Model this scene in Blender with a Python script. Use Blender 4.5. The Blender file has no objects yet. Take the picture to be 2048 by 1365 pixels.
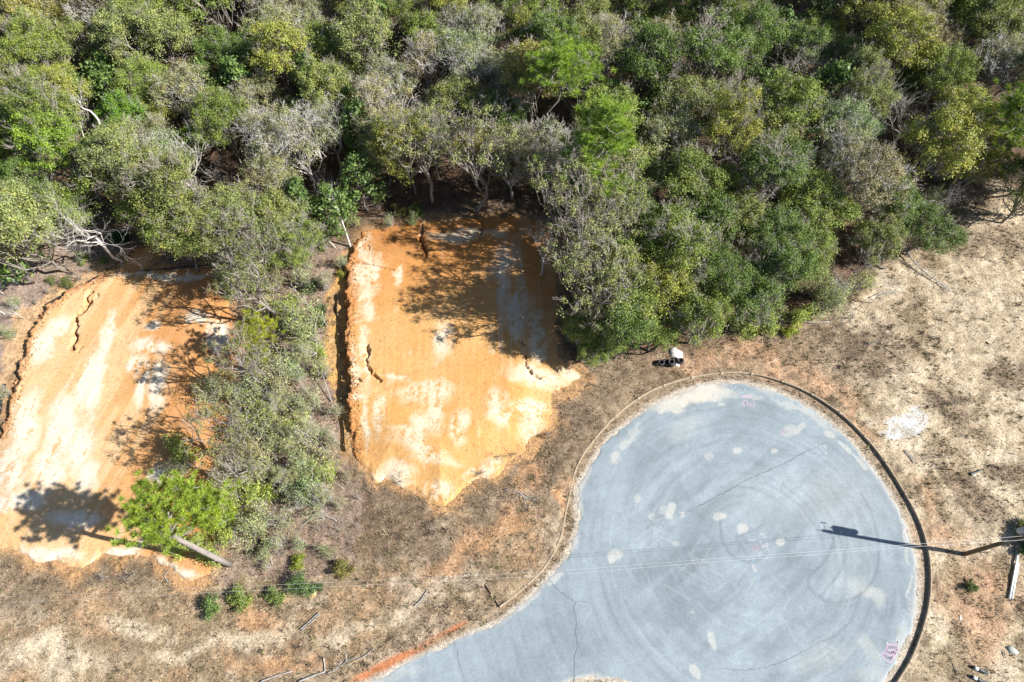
import bpy, math, random
import numpy as np
from math import radians, sin, cos, tan, pi
from mathutils import Vector

# ------------------------------------------------------------------ camera, sky, sun, exposure
SC = bpy.context.scene
COL = SC.collection
CAM_H = 60.0
TILT = radians(27.0)
FPX = 1365.0                       # focal length in pixels of a 2048 px wide frame
cam_d = bpy.data.cameras.new("camera")
cam = bpy.data.objects.new("camera", cam_d)
COL.objects.link(cam)
cam.location = (0, 0, CAM_H)
cam.rotation_euler = (TILT, 0, 0)
cam_d.sensor_width = 36.0
cam_d.lens = 36.0 * FPX / 2048.0
cam_d.clip_end = 2000.0
SC.camera = cam

SUN_EL = radians(38.5)
SUN_AZ = math.atan2(-2.09, 12.04)   # direction towards the sun, measured from +X
world = bpy.data.worlds.new("World")
SC.world = world
world.use_nodes = True
wn = world.node_tree
wn.nodes.clear()
sky = wn.nodes.new("ShaderNodeTexSky")
sky.sky_type = 'NISHITA'
sky.sun_disc = False
sky.sun_elevation = SUN_EL
sky.sun_rotation = pi / 2 - SUN_AZ
sky.air_density = 1.0
sky.dust_density = 0.6
bg = wn.nodes.new("ShaderNodeBackground")
bg.inputs[1].default_value = 0.06
wo = wn.nodes.new("ShaderNodeOutputWorld")
wn.links.new(sky.outputs[0], bg.inputs[0])
wn.links.new(bg.outputs[0], wo.inputs[0])

sun_d = bpy.data.lights.new("sun", 'SUN')
sun_d.energy = 5.0
sun_d.angle = radians(0.5)
sun_d.color = (1.0, 0.95, 0.87)
sun = bpy.data.objects.new("sun", sun_d)
COL.objects.link(sun)
sv = Vector((cos(SUN_EL) * cos(SUN_AZ), cos(SUN_EL) * sin(SUN_AZ), sin(SUN_EL)))
sun.rotation_euler = (-sv).to_track_quat('-Z', 'Y').to_euler()
sun.location = sv * 100

SC.view_settings.view_transform = 'Standard'
SC.view_settings.look = 'None'
SC.view_settings.gamma = 1.0
SC.view_settings.exposure = 1.0
SC.cycles.max_bounces = 6
SC.cycles.diffuse_bounces = 3
SC.cycles.transparent_max_bounces = 8

# ------------------------------------------------------------------ helpers
rnd = random.Random(7)
ST, CT = sin(TILT), cos(TILT)


def G(x, y, h=0.0):
    """map-sheet coordinates (photo grid) -> site metres at height h"""
    v = (x - 1024) / FPX
    w = (682.5 - y) / FPX
    d = CT - w * ST
    return ((CAM_H - h) * v / d, (CAM_H - h) * (ST + w * CT) / d)


def PX(X, Y, Z=0.0):
    dz = Z - CAM_H
    dep = Y * ST - dz * CT
    up = Y * CT + dz * ST
    return 1024 + FPX * X / dep, 682.5 - FPX * up / dep


def hsh(i, j, s):
    i = i.astype(np.int64); j = j.astype(np.int64)
    h = (i * 374761393 + j * 668265263 + s * 974634777) & 0xffffffff
    h = ((h ^ (h >> 13)) * 1274126177) & 0xffffffff
    h = h ^ (h >> 16)
    return (h & 0xffffff) / float(0xffffff)


def vnoise(x, y, s=0):
    xi = np.floor(x); yi = np.floor(y)
    fx = x - xi; fy = y - yi
    fx = fx * fx * (3 - 2 * fx); fy = fy * fy * (3 - 2 * fy)
    a = hsh(xi, yi, s); b = hsh(xi + 1, yi, s); c = hsh(xi, yi + 1, s); d = hsh(xi + 1, yi + 1, s)
    return (a * (1 - fx) + b * fx) * (1 - fy) + (c * (1 - fx) + d * fx) * fy


def fbm(x, y, s=0, o=4, g=0.5):
    t = 0; a = 1; n = 0
    for k in range(o):
        t = t + a * vnoise(x * 2 ** k + 17.3 * k, y * 2 ** k - 9.1 * k, s + k)
        n += a; a *= g
    return t / n


def sstep(a, b, x):
    t = np.clip((x - a) / (b - a), 0, 1)
    return t * t * (3 - 2 * t)


def seg_dist(x, y, pts):
    """distance to polyline; also parameter along"""
    best = np.full(x.shape, 1e9)
    for (ax, ay), (bx, by) in zip(pts[:-1], pts[1:]):
        dx, dy = bx - ax, by - ay
        L = dx * dx + dy * dy + 1e-12
        t = np.clip(((x - ax) * dx + (y - ay) * dy) / L, 0, 1)
        d = np.hypot(x - ax - t * dx, y - ay - t * dy)
        best = np.minimum(best, d)
    return best


def inside(x, y, poly):
    c = np.zeros(x.shape, bool)
    n = len(poly)
    for k in range(n):
        ax, ay = poly[k]; bx, by = poly[(k + 1) % n]
        m = ((ay > y) != (by > y))
        with np.errstate(divide='ignore', invalid='ignore'):
            xx = (bx - ax) * (y - ay) / ((by - ay) if by != ay else 1e-9) + ax
        c ^= m & (x < xx)
    return c


def sdist(x, y, poly):
    d = seg_dist(x, y, list(poly) + [poly[0]])
    return np.where(inside(x, y, poly), -d, d)


def spline(pts, n=6):
    out = []
    P = [pts[0]] + list(pts) + [pts[-1]]
    for i in range(1, len(P) - 2):
        p0, p1, p2, p3 = [np.array(P[i + k], float) for k in (-1, 0, 1, 2)]
        for k in range(n):
            t = k / n
            out.append(tuple(0.5 * ((2 * p1) + (-p0 + p2) * t + (2 * p0 - 5 * p1 + 4 * p2 - p3) * t * t + (-p0 + 3 * p1 - 3 * p2 + p3) * t ** 3)))
    out.append(tuple(pts[-1]))
    return out


def mesh_np(name, V, quads=None, tris=None, attrs=None, smooth=False):
    me = bpy.data.meshes.new(name)
    V = np.asarray(V, np.float32)
    me.vertices.add(len(V))
    me.vertices.foreach_set("co", V.ravel())
    idx = []; starts = []; tot = 0
    for F, k in ((quads, 4), (tris, 3)):
        if F is not None and len(F):
            F = np.asarray(F, np.int32)
            idx.append(F.ravel())
            starts.append(np.arange(len(F), dtype=np.int32) * k + tot)
            tot += F.size
    idx = np.concatenate(idx); starts = np.concatenate(starts)
    me.loops.add(len(idx))
    me.loops.foreach_set("vertex_index", idx)
    me.polygons.add(len(starts))
    me.polygons.foreach_set("loop_start", starts)
    if smooth:
        me.polygons.foreach_set("use_smooth", np.ones(len(starts), bool))
    me.update(calc_edges=True)
    if attrs:
        for an, arr in attrs.items():
            arr = np.asarray(arr, np.float32)
            if arr.ndim == 2:
                a = me.color_attributes.new(an, 'FLOAT_COLOR', 'POINT')
                if arr.shape[1] == 3:
                    arr = np.concatenate([arr, np.ones((len(arr), 1), np.float32)], 1)
                a.data.foreach_set("color", arr.ravel())
            else:
                a = me.attributes.new(an, 'FLOAT', 'POINT')
                a.data.foreach_set("value", arr)
    return me


def ob(name, me, mat=None, parent=None, loc=(0, 0, 0), rz=0.0, sc=None, color=None):
    o = bpy.data.objects.new(name, me)
    COL.objects.link(o)
    o.location = loc
    o.rotation_euler = (0, 0, rz)
    if sc:
        o.scale = sc
    if mat and me and not me.materials:
        me.materials.append(mat)
    if parent:
        o.parent = parent
    if color:
        o.color = color
    return o


def tag(o, label=None, cat=None, group=None, kind=None):
    if label: o["label"] = label
    if cat: o["category"] = cat
    if group: o["group"] = group
    if kind: o["kind"] = kind
    return o


class MB:
    """collects tubes, boxes and leaf faces for one mesh"""
    def __init__(s):
        s.v = []; s.q = []; s.t = []; s.a = []; s.n = 0

    def add(s, V, quads=None, tris=None, tint=0.5):
        V = np.asarray(V, float)
        if quads is not None and len(quads): s.q.append(np.asarray(quads) + s.n)
        if tris is not None and len(tris): s.t.append(np.asarray(tris) + s.n)
        s.v.append(V)
        s.a.append(np.full(len(V), tint) if np.isscalar(tint) else np.asarray(tint))
        s.n += len(V)

    def tube(s, pts, rad, n=5, tint=0.5, cap=True):
        pts = [np.array(p, float) for p in pts]
        m = len(pts)
        V = []
        ang = np.arange(n) * 2 * pi / n
        up = np.array((0.13, 0.21, 0.97))
        for i in range(m):
            d = pts[min(i + 1, m - 1)] - pts[max(i - 1, 0)]
            d = d / (np.linalg.norm(d) + 1e-9)
            a = np.cross(d, up)
            if np.linalg.norm(a) < 0.15:
                a = np.cross(d, (1, 0, 0))
            a /= np.linalg.norm(a); b = np.cross(d, a)
            r = rad[i] if hasattr(rad, '__len__') else rad
            V.append(pts[i] + r * (np.cos(ang)[:, None] * a + np.sin(ang)[:, None] * b))
        V = np.concatenate(V)
        Q = []
        for i in range(m - 1):
            for k in range(n):
                k2 = (k + 1) % n
                Q.append((i * n + k, i * n + k2, (i + 1) * n + k2, (i + 1) * n + k))
        T = []
        if cap:
            for base, rev in ((0, True), ((m - 1) * n, False)):
                for k in range(1, n - 1):
                    T.append((base, base + k + 1, base + k) if rev else (base, base + k, base + k + 1))
        s.add(V, Q, T, tint)

    def box(s, c, size, rz=0.0, tint=0.5):
        x, y, z = [q / 2 for q in size]
        V = np.array([(i * x, j * y, k * z) for k in (-1, 1) for j in (-1, 1) for i in (-1, 1)])
        R = np.array(((cos(rz), -sin(rz), 0), (sin(rz), cos(rz), 0), (0, 0, 1)))
        s.add(V @ R.T + np.array(c), [(0, 2, 3, 1), (4, 5, 7, 6), (0, 1, 5, 4), (2, 6, 7, 3), (0, 4, 6, 2), (1, 3, 7, 5)], None, tint)

    def mesh(s, name, smooth=False):
        return mesh_np(name, np.concatenate(s.v), np.concatenate(s.q) if s.q else None, np.concatenate(s.t) if s.t else None,
                       {"tint": np.concatenate(s.a)}, smooth)


# ------------------------------------------------------------------ materials
def new_mat(name):
    m = bpy.data.materials.new(name)
    m.use_nodes = True
    nt = m.node_tree
    nt.nodes.clear()
    out = nt.nodes.new("ShaderNodeOutputMaterial")
    return m, nt, out


def N(nt, t, **kw):
    n = nt.nodes.new(t)
    for k, v in kw.items():
        if isinstance(k, str) and k.startswith("i_"):
            n.inputs[k[2:]].default_value = v
        else:
            setattr(n, k, v)
    return n


def noise_node(nt, co, scale, detail=4.0, rough=0.6):
    n = nt.nodes.new("ShaderNodeTexNoise")
    n.inputs["Scale"].default_value = scale
    n.inputs["Detail"].default_value = detail
    n.inputs["Roughness"].default_value = rough
    nt.links.new(co, n.inputs["Vector"])
    return n


def mathn(nt, op, a, b=None, c=None):
    n = nt.nodes.new("ShaderNodeMath"); n.operation = op
    for i, v in enumerate((a, b, c)):
        if v is None: continue
        if hasattr(v, 'links') or hasattr(v, 'is_linked'): nt.links.new(v, n.inputs[i])
        else: n.inputs[i].default_value = v
    return n.outputs[0]


def mixc(nt, fac, a, b, mode='MIX'):
    n = nt.nodes.new("ShaderNodeMix"); n.data_type = 'RGBA'; n.blend_type = mode
    for sock, v in ((n.inputs[0], fac), (n.inputs[6], a), (n.inputs[7], b)):
        if hasattr(v, 'is_linked'): nt.links.new(v, sock)
        elif hasattr(v, '__len__'): sock.default_value = (*v[:3], 1)
        else: sock.default_value = v
    return n.outputs[2]


def maprange(nt, v, a, b, c, d):
    n = nt.nodes.new("ShaderNodeMapRange")
    nt.links.new(v, n.inputs[0])
    for i, q in enumerate((a, b, c, d)): n.inputs[i + 1].default_value = q
    return n.outputs[0]


def attr_mat(name, scales=(2.0, 9.0, 40.0), amps=(0.18, 0.25, 0.2), rough=0.95, bump=0.04, bscale=9.0):
    """surface whose own colour comes from the 'col' attribute, broken up by fine procedural grain"""
    m, nt, out = new_mat(name)
    at = N(nt, "ShaderNodeAttribute", attribute_name="col")
    geo = N(nt, "ShaderNodeNewGeometry")
    pos = geo.outputs["Position"]
    c = at.outputs["Color"]
    for k, (s, a) in enumerate(zip(scales, amps)):
        nn = noise_node(nt, pos, s, 5.0, 0.65)
        f = maprange(nt, nn.outputs["Fac"], 0.25, 0.75, 1 - a, 1 + a)
        vm = nt.nodes.new("ShaderNodeVectorMath"); vm.operation = 'SCALE'
        nt.links.new(c, vm.inputs[0]); nt.links.new(f, vm.inputs["Scale"])
        c = vm.outputs[0]
    bs = N(nt, "ShaderNodeBsdfPrincipled")
    bs.inputs["Roughness"].default_value = rough
    bs.inputs["Specular IOR Level"].default_value = 0.2
    nt.links.new(c, bs.inputs["Base Color"])
    if bump:
        nb = noise_node(nt, pos, bscale, 6.0, 0.7)
        b = N(nt, "ShaderNodeBump"); b.inputs["Strength"].default_value = 1.0; b.inputs["Distance"].default_value = bump
        nt.links.new(nb.outputs["Fac"], b.inputs["Height"]); nt.links.new(b.outputs[0], bs.inputs["Normal"])
    nt.links.new(bs.outputs[0], out.inputs[0])
    return m


def leaf_mat(name, rough=0.6, transl=0.25, var=0.45, spec=0.3):
    """leaf colour = the plant's own object colour, varied leaf by leaf"""
    m, nt, out = new_mat(name)
    oi = N(nt, "ShaderNodeObjectInfo")
    at = N(nt, "ShaderNodeAttribute", attribute_name="tint")
    tc = N(nt, "ShaderNodeTexCoord")
    nn = noise_node(nt, tc.outputs["Object"], 1.1, 3.0, 0.6)
    f1 = maprange(nt, at.outputs["Fac"], 0, 1, 1 - var, 1 + var)
    f2 = maprange(nt, nn.outputs["Fac"], 0.3, 0.7, 0.8, 1.2)
    f = mathn(nt, 'MULTIPLY', f1, f2)
    vm = nt.nodes.new("ShaderNodeVectorMath"); vm.operation = 'SCALE'
    nt.links.new(oi.outputs["Color"], vm.inputs[0]); nt.links.new(f, vm.inputs["Scale"])
    hue = mixc(nt, maprange(nt, nn.outputs["Fac"], 0.45, 0.72, 0.0, 0.45), vm.outputs[0], (1.35, 0.95, 0.55), 'MIX')
    tint2 = mixc(nt, maprange(nt, nn.outputs["Fac"], 0.5, 0.72, 0.0, 1.0), (1, 1, 1), (1.22, 1.02, 0.78))
    mul = mixc(nt, 1.0, vm.outputs[0], tint2, 'MULTIPLY')
    bs = N(nt, "ShaderNodeBsdfPrincipled")
    bs.inputs["Roughness"].default_value = rough
    bs.inputs["Specular IOR Level"].default_value = spec
    nt.links.new(mul, bs.inputs["Base Color"])
    tr = N(nt, "ShaderNodeBsdfTranslucent")
    trc = mixc(nt, 1.0, mul, (1.5, 1.35, 0.6), 'MULTIPLY')
    nt.links.new(trc, tr.inputs[0])
    mx = N(nt, "ShaderNodeMixShader"); mx.inputs[0].default_value = transl
    nt.links.new(bs.outputs[0], mx.inputs[1]); nt.links.new(tr.outputs[0], mx.inputs[2])
    nt.links.new(mx.outputs[0], out.inputs[0])
    return m


def simple_mat(name, col, rough=0.8, var=0.3, scale=6.0, metallic=0.0, tintvar=0.0, bump=0.0, spec=0.3):
    m, nt, out = new_mat(name)
    geo = N(nt, "ShaderNodeTexCoord")
    nn = noise_node(nt, geo.outputs["Object"], scale, 5.0, 0.65)
    f = maprange(nt, nn.outputs["Fac"], 0.3, 0.7, 1 - var, 1 + var)
    if tintvar:
        at = N(nt, "ShaderNodeAttribute", attribute_name="tint")
        f = mathn(nt, 'MULTIPLY', f, maprange(nt, at.outputs["Fac"], 0, 1, 1 - tintvar, 1 + tintvar))
    vm = nt.nodes.new("ShaderNodeVectorMath"); vm.operation = 'SCALE'
    vm.inputs[0].default_value = col; nt.links.new(f, vm.inputs["Scale"])
    bs = N(nt, "ShaderNodeBsdfPrincipled")
    bs.inputs["Roughness"].default_value = rough
    bs.inputs["Metallic"].default_value = metallic
    bs.inputs["Specular IOR Level"].default_value = spec
    nt.links.new(vm.outputs[0], bs.inputs["Base Color"])
    if bump:
        b = N(nt, "ShaderNodeBump"); b.inputs["Distance"].default_value = bump
        nt.links.new(nn.outputs["Fac"], b.inputs["Height"]); nt.links.new(b.outputs[0], bs.inputs["Normal"])
    nt.links.new(bs.outputs[0], out.inputs[0])
    return m


M_GROUND = attr_mat("ground_soil", (0.9, 4.0, 14.0), (0.18, 0.50, 0.60), bump=0.12, bscale=6.0)
M_CLAY = attr_mat("clay_soil", (0.6, 3.0, 12.0), (0.05, 0.12, 0.26), bump=0.045, bscale=8.0)
M_ROAD = attr_mat("asphalt", (0.8, 4.0, 16.0), (0.06, 0.10, 0.22), rough=0.85, bump=0.004, bscale=40.0)
M_LEAF = leaf_mat("oak_leaves", 0.55, 0.14, 0.42, 0.3)
M_GLOSS = leaf_mat("glossy_leaves", 0.5, 0.15, 0.55, 0.4)
M_NEEDLE = leaf_mat("pine_needles", 0.5, 0.25, 0.4, 0.4)
M_BARK = simple_mat("grey_bark", (0.27, 0.245, 0.22), 0.9, 0.35, 4.0, tintvar=0.5, bump=0.02)
M_DEAD = simple_mat("weathered_wood", (0.42, 0.40, 0.38), 0.85, 0.25, 5.0, tintvar=0.4, bump=0.01)
M_PINEBARK = simple_mat("pine_bark", (0.27, 0.24, 0.22), 0.95, 0.4, 7.0, tintvar=0.4, bump=0.03)
M_CONC = simple_mat("kerb_concrete", (0.31, 0.25, 0.18), 0.9, 0.25, 3.0, bump=0.01)
M_RUBBER = simple_mat("tyre_rubber", (0.018, 0.018, 0.02), 0.6, 0.3, 5.0, spec=0.5)
M_WHITE = simple_mat("white_board", (0.72, 0.71, 0.68), 0.7, 0.12, 3.0)
M_FABRIC = simple_mat("black_fabric", (0.02, 0.021, 0.026), 0.8, 0.3, 3.0)
M_STAKE = simple_mat("stake_wood", (0.36, 0.30, 0.22), 0.85, 0.3, 9.0)
M_POLE = simple_mat("pole_wood", (0.115, 0.085, 0.055), 0.85, 0.3, 2.0, bump=0.01)
M_STEEL = simple_mat("painted_steel", (0.36, 0.38, 0.39), 0.5, 0.1, 3.0)
M_WIRE = simple_mat("bright_wire", (0.72, 0.73, 0.75), 0.35, 0.05, 1.0, metallic=0.3)
M_PIPE = simple_mat("dark_pipe", (0.03, 0.045, 0.055), 0.5, 0.2, 6.0, spec=0.5)
M_CRACK = simple_mat("crack_dark", (0.10, 0.108, 0.115), 0.9, 0.2, 9.0)


def chalk_mat(name, col):
    m, nt, out = new_mat(name)
    geo = N(nt, "ShaderNodeNewGeometry")
    nn = noise_node(nt, geo.outputs["Position"], 14.0, 4.0, 0.7)
    f = maprange(nt, nn.outputs["Fac"], 0.35, 0.62, 0.35, 1.0)
    c = mixc(nt, f, (0.25, 0.28, 0.3), col)
    bs = N(nt, "ShaderNodeBsdfPrincipled"); bs.inputs["Roughness"].default_value = 0.95
    nt.links.new(c, bs.inputs["Base Color"]); nt.links.new(bs.outputs[0], out.inputs[0])
    return m


M_CHALK_PINK = chalk_mat("pink_chalk", (0.50, 0.34, 0.44))
M_CHALK_WHITE = chalk_mat("white_chalk", (0.50, 0.50, 0.52))
M_CHALK_BLUE = chalk_mat("blue_chalk", (0.27, 0.40, 0.55))
M_CHALK_PURPLE = chalk_mat("purple_chalk", (0.27, 0.15, 0.26))

m, nt, out = new_mat("dry_grass")
at = N(nt, "ShaderNodeAttribute", attribute_name="col")
bs = N(nt, "ShaderNodeBsdfPrincipled"); bs.inputs["Roughness"].default_value = 0.9; bs.inputs["Specular IOR Level"].default_value = 0.15
nt.links.new(at.outputs["Color"], bs.inputs["Base Color"]); nt.links.new(bs.outputs[0], out.inputs[0])
M_TUFT = m

# ------------------------------------------------------------------ plan of the site (photo grid -> metres)
gp = lambda pts: [G(*p) for p in pts]

KERB_PX = spline([(1000, 1215), (1045, 1180), (1090, 1135), (1120, 1080), (1133, 1020), (1152, 940), (1183, 888), (1238, 828), (1300, 785), (1370, 760),
                  (1440, 749), (1490, 749), (1535, 757), (1600, 780), (1655, 812), (1702, 850), (1752, 905), (1800, 977), (1838, 1050),
                  (1856, 1120), (1857, 1190), (1845, 1250), (1822, 1312), (1790, 1365), (1745, 1425), (1690, 1480)], 8)
KERB = gp(KERB_PX)
KERB_REGION = KERB + gp([(1400, 1620), (700, 1900), (200, 1700), (500, 1480), (720, 1370), (850, 1305), (940, 1262)])
ROAD_PX = spline([(720, 1372), (780, 1338), (850, 1308), (940, 1266), (1000, 1238), (1040, 1207), (1062, 1185), (1095, 1155), (1130, 1112), (1148, 1070),
                  (1152, 1020), (1150, 985), (1165, 948), (1188, 912), (1220, 873), (1262, 836), (1312, 803), (1370, 778), (1430, 764), (1480, 764),
                  (1540, 775), (1600, 803), (1650, 833), (1702, 880), (1750, 942), (1792, 1005), (1821, 1070), (1836, 1130), (1839, 1190), (1829, 1250),
                  (1808, 1305), (1772, 1365), (1725, 1420), (1600, 1480), (1400, 1450), (1290, 1385), (1225, 1363), (1160, 1362), (1080, 1410)], 5)
ROAD = gp(ROAD_PX + [(800, 1560), (450, 1750), (150, 1700), (420, 1535)])

PADR_PX = spline([(722, 462), (775, 452), (840, 442), (920, 440), (1000, 432), (1075, 440), (1105, 480), (1120, 560), (1118, 640), (1135, 720),
                  (1170, 752), (1150, 772), (1112, 800), (1118, 835), (1100, 865), (1070, 885), (1066, 915), (1030, 925), (1000, 958), (960, 962),
                  (920, 985), (893, 1018), (862, 1010), (838, 985), (800, 980), (770, 962), (745, 970), (725, 935), (703, 905)], 4)
PADR_SCARP = spline([(703, 905), (697, 850), (694, 800), (690, 740), (688, 700), (692, 650), (690, 600), (692, 560), (690, 530), (703, 495), (722, 462)], 4)
PADL_PX = spline([(262, 500), (300, 488), (318, 510), (300, 535), (380, 538), (455, 535), (468, 560), (465, 610), (478, 680), (480, 745), (462, 790),
                  (475, 840), (480, 920), (458, 1000), (430, 1085), (435, 1130), (395, 1165), (355, 1155), (320, 1130), (270, 1112), (235, 1120),
                  (205, 1115), (160, 1147), (120, 1130), (80, 1132), (35, 1108), (-60, 1085), (-60, 900)], 4)
PADL_SCARP = spline([(-60, 900), (0, 872), (14, 830), (30, 775), (48, 715), (62, 670), (95, 620), (140, 585), (200, 556), (262, 500)], 4)
PADR = gp(PADR_PX + PADR_SCARP[1:-1]); PADL = gp(PADL_PX + PADL_SCARP[1:-1])
SCR = gp(PADR_SCARP); SCL = gp(PADL_SCARP)

FOREST_PX = [(-300, 520), (60, 520), (90, 460), (230, 440), (290, 500), (470, 525), (560, 520), (690, 480), (720, 440), (860, 432), (1060, 432), (1105, 470), (1115, 560),
             (1112, 650), (1140, 730), (1300, 712), (1400, 700), (1490, 650), (1560, 655), (1640, 620), (1740, 560), (1790, 500), (1900, 470), (1850, 385),
             (1960, 350), (2040, 420), (2400, 430), (2400, -900), (-600, -900)]


def blob(px, py, cx, cy, rx, ry, rot=0.0, soft=0.35):
    a = radians(rot)
    dx = px - cx; dy = py - cy
    u = dx * cos(a) + dy * sin(a); v = -dx * sin(a) + dy * cos(a)
    r = np.sqrt((u / rx) ** 2 + (v / ry) ** 2)
    return 1 - sstep(1 - soft, 1 + soft, r)


def lerp(c, d, t):
    return c * (1 - t[:, None]) + np.array(d)[None, :] * t[:, None]


SAND = (0.44, 0.35, 0.26); BROWN = (0.225, 0.165, 0.11); LITTER = (0.095, 0.06, 0.042); MAUVE = (0.27, 0.20, 0.165)
ORANGE = (0.47, 0.235, 0.085); CREAM = (0.56, 0.47, 0.35); RED = (0.44, 0.17, 0.075); WHITE = (0.62, 0.60, 0.57)


def ground_col(X, Y):
    """the soil's own colour at plan positions, and how much dry grass grows there"""
    px, py = PX(X, Y)
    wx = (fbm(X / 2.2, Y / 2.2, 11) - .5); wy = (fbm(X / 2.2, Y / 2.2, 23) - .5)
    qx = px + wx * 70; qy = py + wy * 70
    n1 = fbm(X / 4.0, Y / 4.0, 1); n2 = fbm(X / 1.1, Y / 1.1, 2); n3 = fbm(X / 0.45, Y / 0.45, 3, 3)
    n5 = fbm(X / 9.0, Y / 9.0, 5, 3)
    c = np.tile(np.array(BROWN), (len(X), 1))
    dens = np.full(len(X), 0.8)
    m5 = fbm(X / .62, Y / .62, 7, 3); m6 = fbm(X / .3, Y / .3, 8, 2)
    # right-hand waste ground: sand with patches of dead grass
    right = sstep(1560, 1700, qx + 0.25 * (qy - 700)) * (1 - sstep(-4, 6, sdist(px, py, [(0, 0)] * 2 + [(1, 1)]) * 0 - 1))
    right = sstep(1600, 1760, qx)
    sandy = right * sstep(0.40, 0.56, 0.55 * n1 + 0.45 * n2 + 0.10 * sstep(1800, 1990, qx) * sstep(1000, 600, qy))
    c = lerp(c, (0.29, 0.225, 0.145), right)
    c = lerp(c, (0.47, 0.385, 0.27), sandy * 0.95)
    c = lerp(c, CREAM, right * sstep(0.56, 0.66, n2 * .6 + n1 * .4) * 0.9)
    dens = dens * (1 - 0.72 * sandy)
    for b in ((1740, 720, 85, 50, -20), (1900, 820, 40, 22, 30), (1985, 480, 60, 30, 0), (1900, 470, 60, 40, 40), (1680, 680, 60, 30, 30),
              (1905, 955, 70, 30, 40), (2010, 740, 40, 40, 0), (1960, 1010, 60, 25, 30), (2030, 950, 60, 20, 20), (1940, 400, 50, 25, 0)):
        t = blob(qx, qy, *b, soft=0.5) * 0.75
        c = lerp(c, (0.20, 0.145, 0.10), t); dens = np.maximum(dens, t * 1.5)
    for b in ((1440, 720, 120, 25, -5), (1560, 740, 90, 25, 25), (1500, 700, 60, 18, 0), (1650, 780, 60, 18, 35), (1720, 850, 60, 14, 40), (1880, 1060, 60, 30, 0), (1950, 1190, 70, 60, 0), (1960, 1250, 50, 70, 0), (1850, 1000, 30, 12, 40)):
        t = blob(qx, qy, *b, soft=0.6) * (0.25 + 0.7 * n2)
        c = lerp(c, (0.46, 0.275, 0.165), t); dens = dens * (1 - 0.3 * t)
    # bottom-left grassland
    left = sstep(1180, 1120, qx) * sstep(1080, 1150, qy + 0.15 * (qx - 400))
    c = lerp(c, (0.28, 0.21, 0.13), left * 0.85)
    c = lerp(c, (0.40, 0.25, 0.14), left * sstep(.5, .62, fbm(X / 2.6, Y / 2.6, 9)) * .6)
    c = lerp(c, SAND, left * sstep(0.50, 0.62, n1 * .5 + n2 * .5) * 0.8)
    for b in ((500, 1275, 90, 18, -3), (370, 1305, 70, 14, -8), (120, 1320, 90, 30, 10), (840, 1190, 95, 16, -32), (700, 1262, 60, 12, -28), (100, 1290, 60, 20, 0),
              (960, 1150, 26, 9, 35), (60, 1230, 40, 20, 0), (270, 1250, 60, 20, 10)):
        t = blob(qx, qy, *b, soft=0.5) * 0.9
        c = lerp(c, CREAM, t * (0.5 + 0.5 * n2)); dens = dens * (1 - 0.75 * t)
    for b in ((990, 1062, 75, 26, -32), (1035, 1050, 30, 9, -60), (905, 1120, 70, 20, -35), (520, 1240, 50, 16, 30), (1060, 960, 40, 20, -30), (560, 1330, 90, 22, 0), (1120, 985, 12, 40, 10)):
        t = blob(qx, qy, *b, soft=0.6) * (0.35 + 0.75 * n2)
        c = lerp(c, (0.47, 0.26, 0.13), t); dens = dens * (1 - 0.5 * t)
    # dark brown scrub below the pads
    for b in ((800, 1050, 110, 70, 20), (960, 960, 60, 40, -30), (725, 960, 34, 70, -8), (700, 1080, 60, 50, 0), (200, 1150, 80, 30, 0), (290, 1140, 40, 30, 0), (60, 1200, 70, 40, 0), (1090, 900, 50, 60, 0), (1150, 850, 50, 40, -45)):
        t = blob(qx, qy, *b, soft=0.6) * 0.7
        c = lerp(c, (0.115, 0.078, 0.052), t); dens = np.maximum(dens, t * 1.6)
    kw = blob(px, py, 1815, 850, 60, 34, -25, soft=.3)
    mott = sstep(.50, .64, m5 * .6 + m6 * .25 + n1 * .2)
    c = lerp(c, (0.17, 0.125, 0.085), mott * .62 * np.clip(dens * 1.3, 0.6, 1) * (1 - kw))
    c = lerp(c, (0.42, 0.34, 0.245), sstep(.50, .40, m5 * .6 + m6 * .4) * .25)
    # mauve litter between the pads
    mid = inside(qx, qy, [(455, 500), (700, 480), (690, 900), (730, 1010), (700, 1130), (600, 1160), (430, 1170), (440, 1050), (470, 900), (450, 760)])
    c = lerp(c, MAUVE, mid * 0.75); dens = np.where(mid, 0.75, dens)
    midl = inside(qx, qy, [(-80, 450), (230, 440), (260, 520), (120, 600), (40, 700), (-10, 850), (-80, 900)])
    c = lerp(c, (0.31, 0.235, 0.19), midl * 0.9); dens = np.where(midl, 0.35, dens)
    # bare orange soil around pads
    sR = sdist(X, Y, PADR); sL = sdist(X, Y, PADL)
    for s_, amp, w in ((sR, 0.75, 1.0), (sL, 0.75, 1.1)):
        t = (1 - sstep(0.0, w, s_ + (n2 - .5) * 2.4)) * amp
        c = lerp(c, (0.47, 0.27, 0.125), t); dens = dens * (1 - 0.7 * t)
    strip = inside(px + wx * 30, py, [(672, 540), (694, 500), (700, 900), (688, 905), (680, 820), (655, 760), (652, 600)])
    t = strip * (0.55 + 0.4 * sstep(.4, .6, n2))
    c = lerp(c, (0.50, 0.29, 0.10), t); dens = dens * (1 - .75 * t)
    t = inside(qx, qy, [(30, 640), (130, 560), (200, 530), (240, 545), (120, 600), (30, 730), (0, 820), (-40, 820)]) * 0.8
    c = lerp(c, (0.50, 0.33, 0.18), t); dens = dens * (1 - .7 * t)
    # red clay by the road, white spill
    t = blob(px + wx * 14, py + wy * 10, 775, 1330, 78, 10, -26, soft=0.4); c = lerp(c, RED, t * .95); dens = dens * (1 - t)
    t = blob(px + wx * 14, py + wy * 10, 916, 1256, 24, 5, -25, soft=0.5); c = lerp(c, RED, t * .9); dens = dens * (1 - t)
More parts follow.
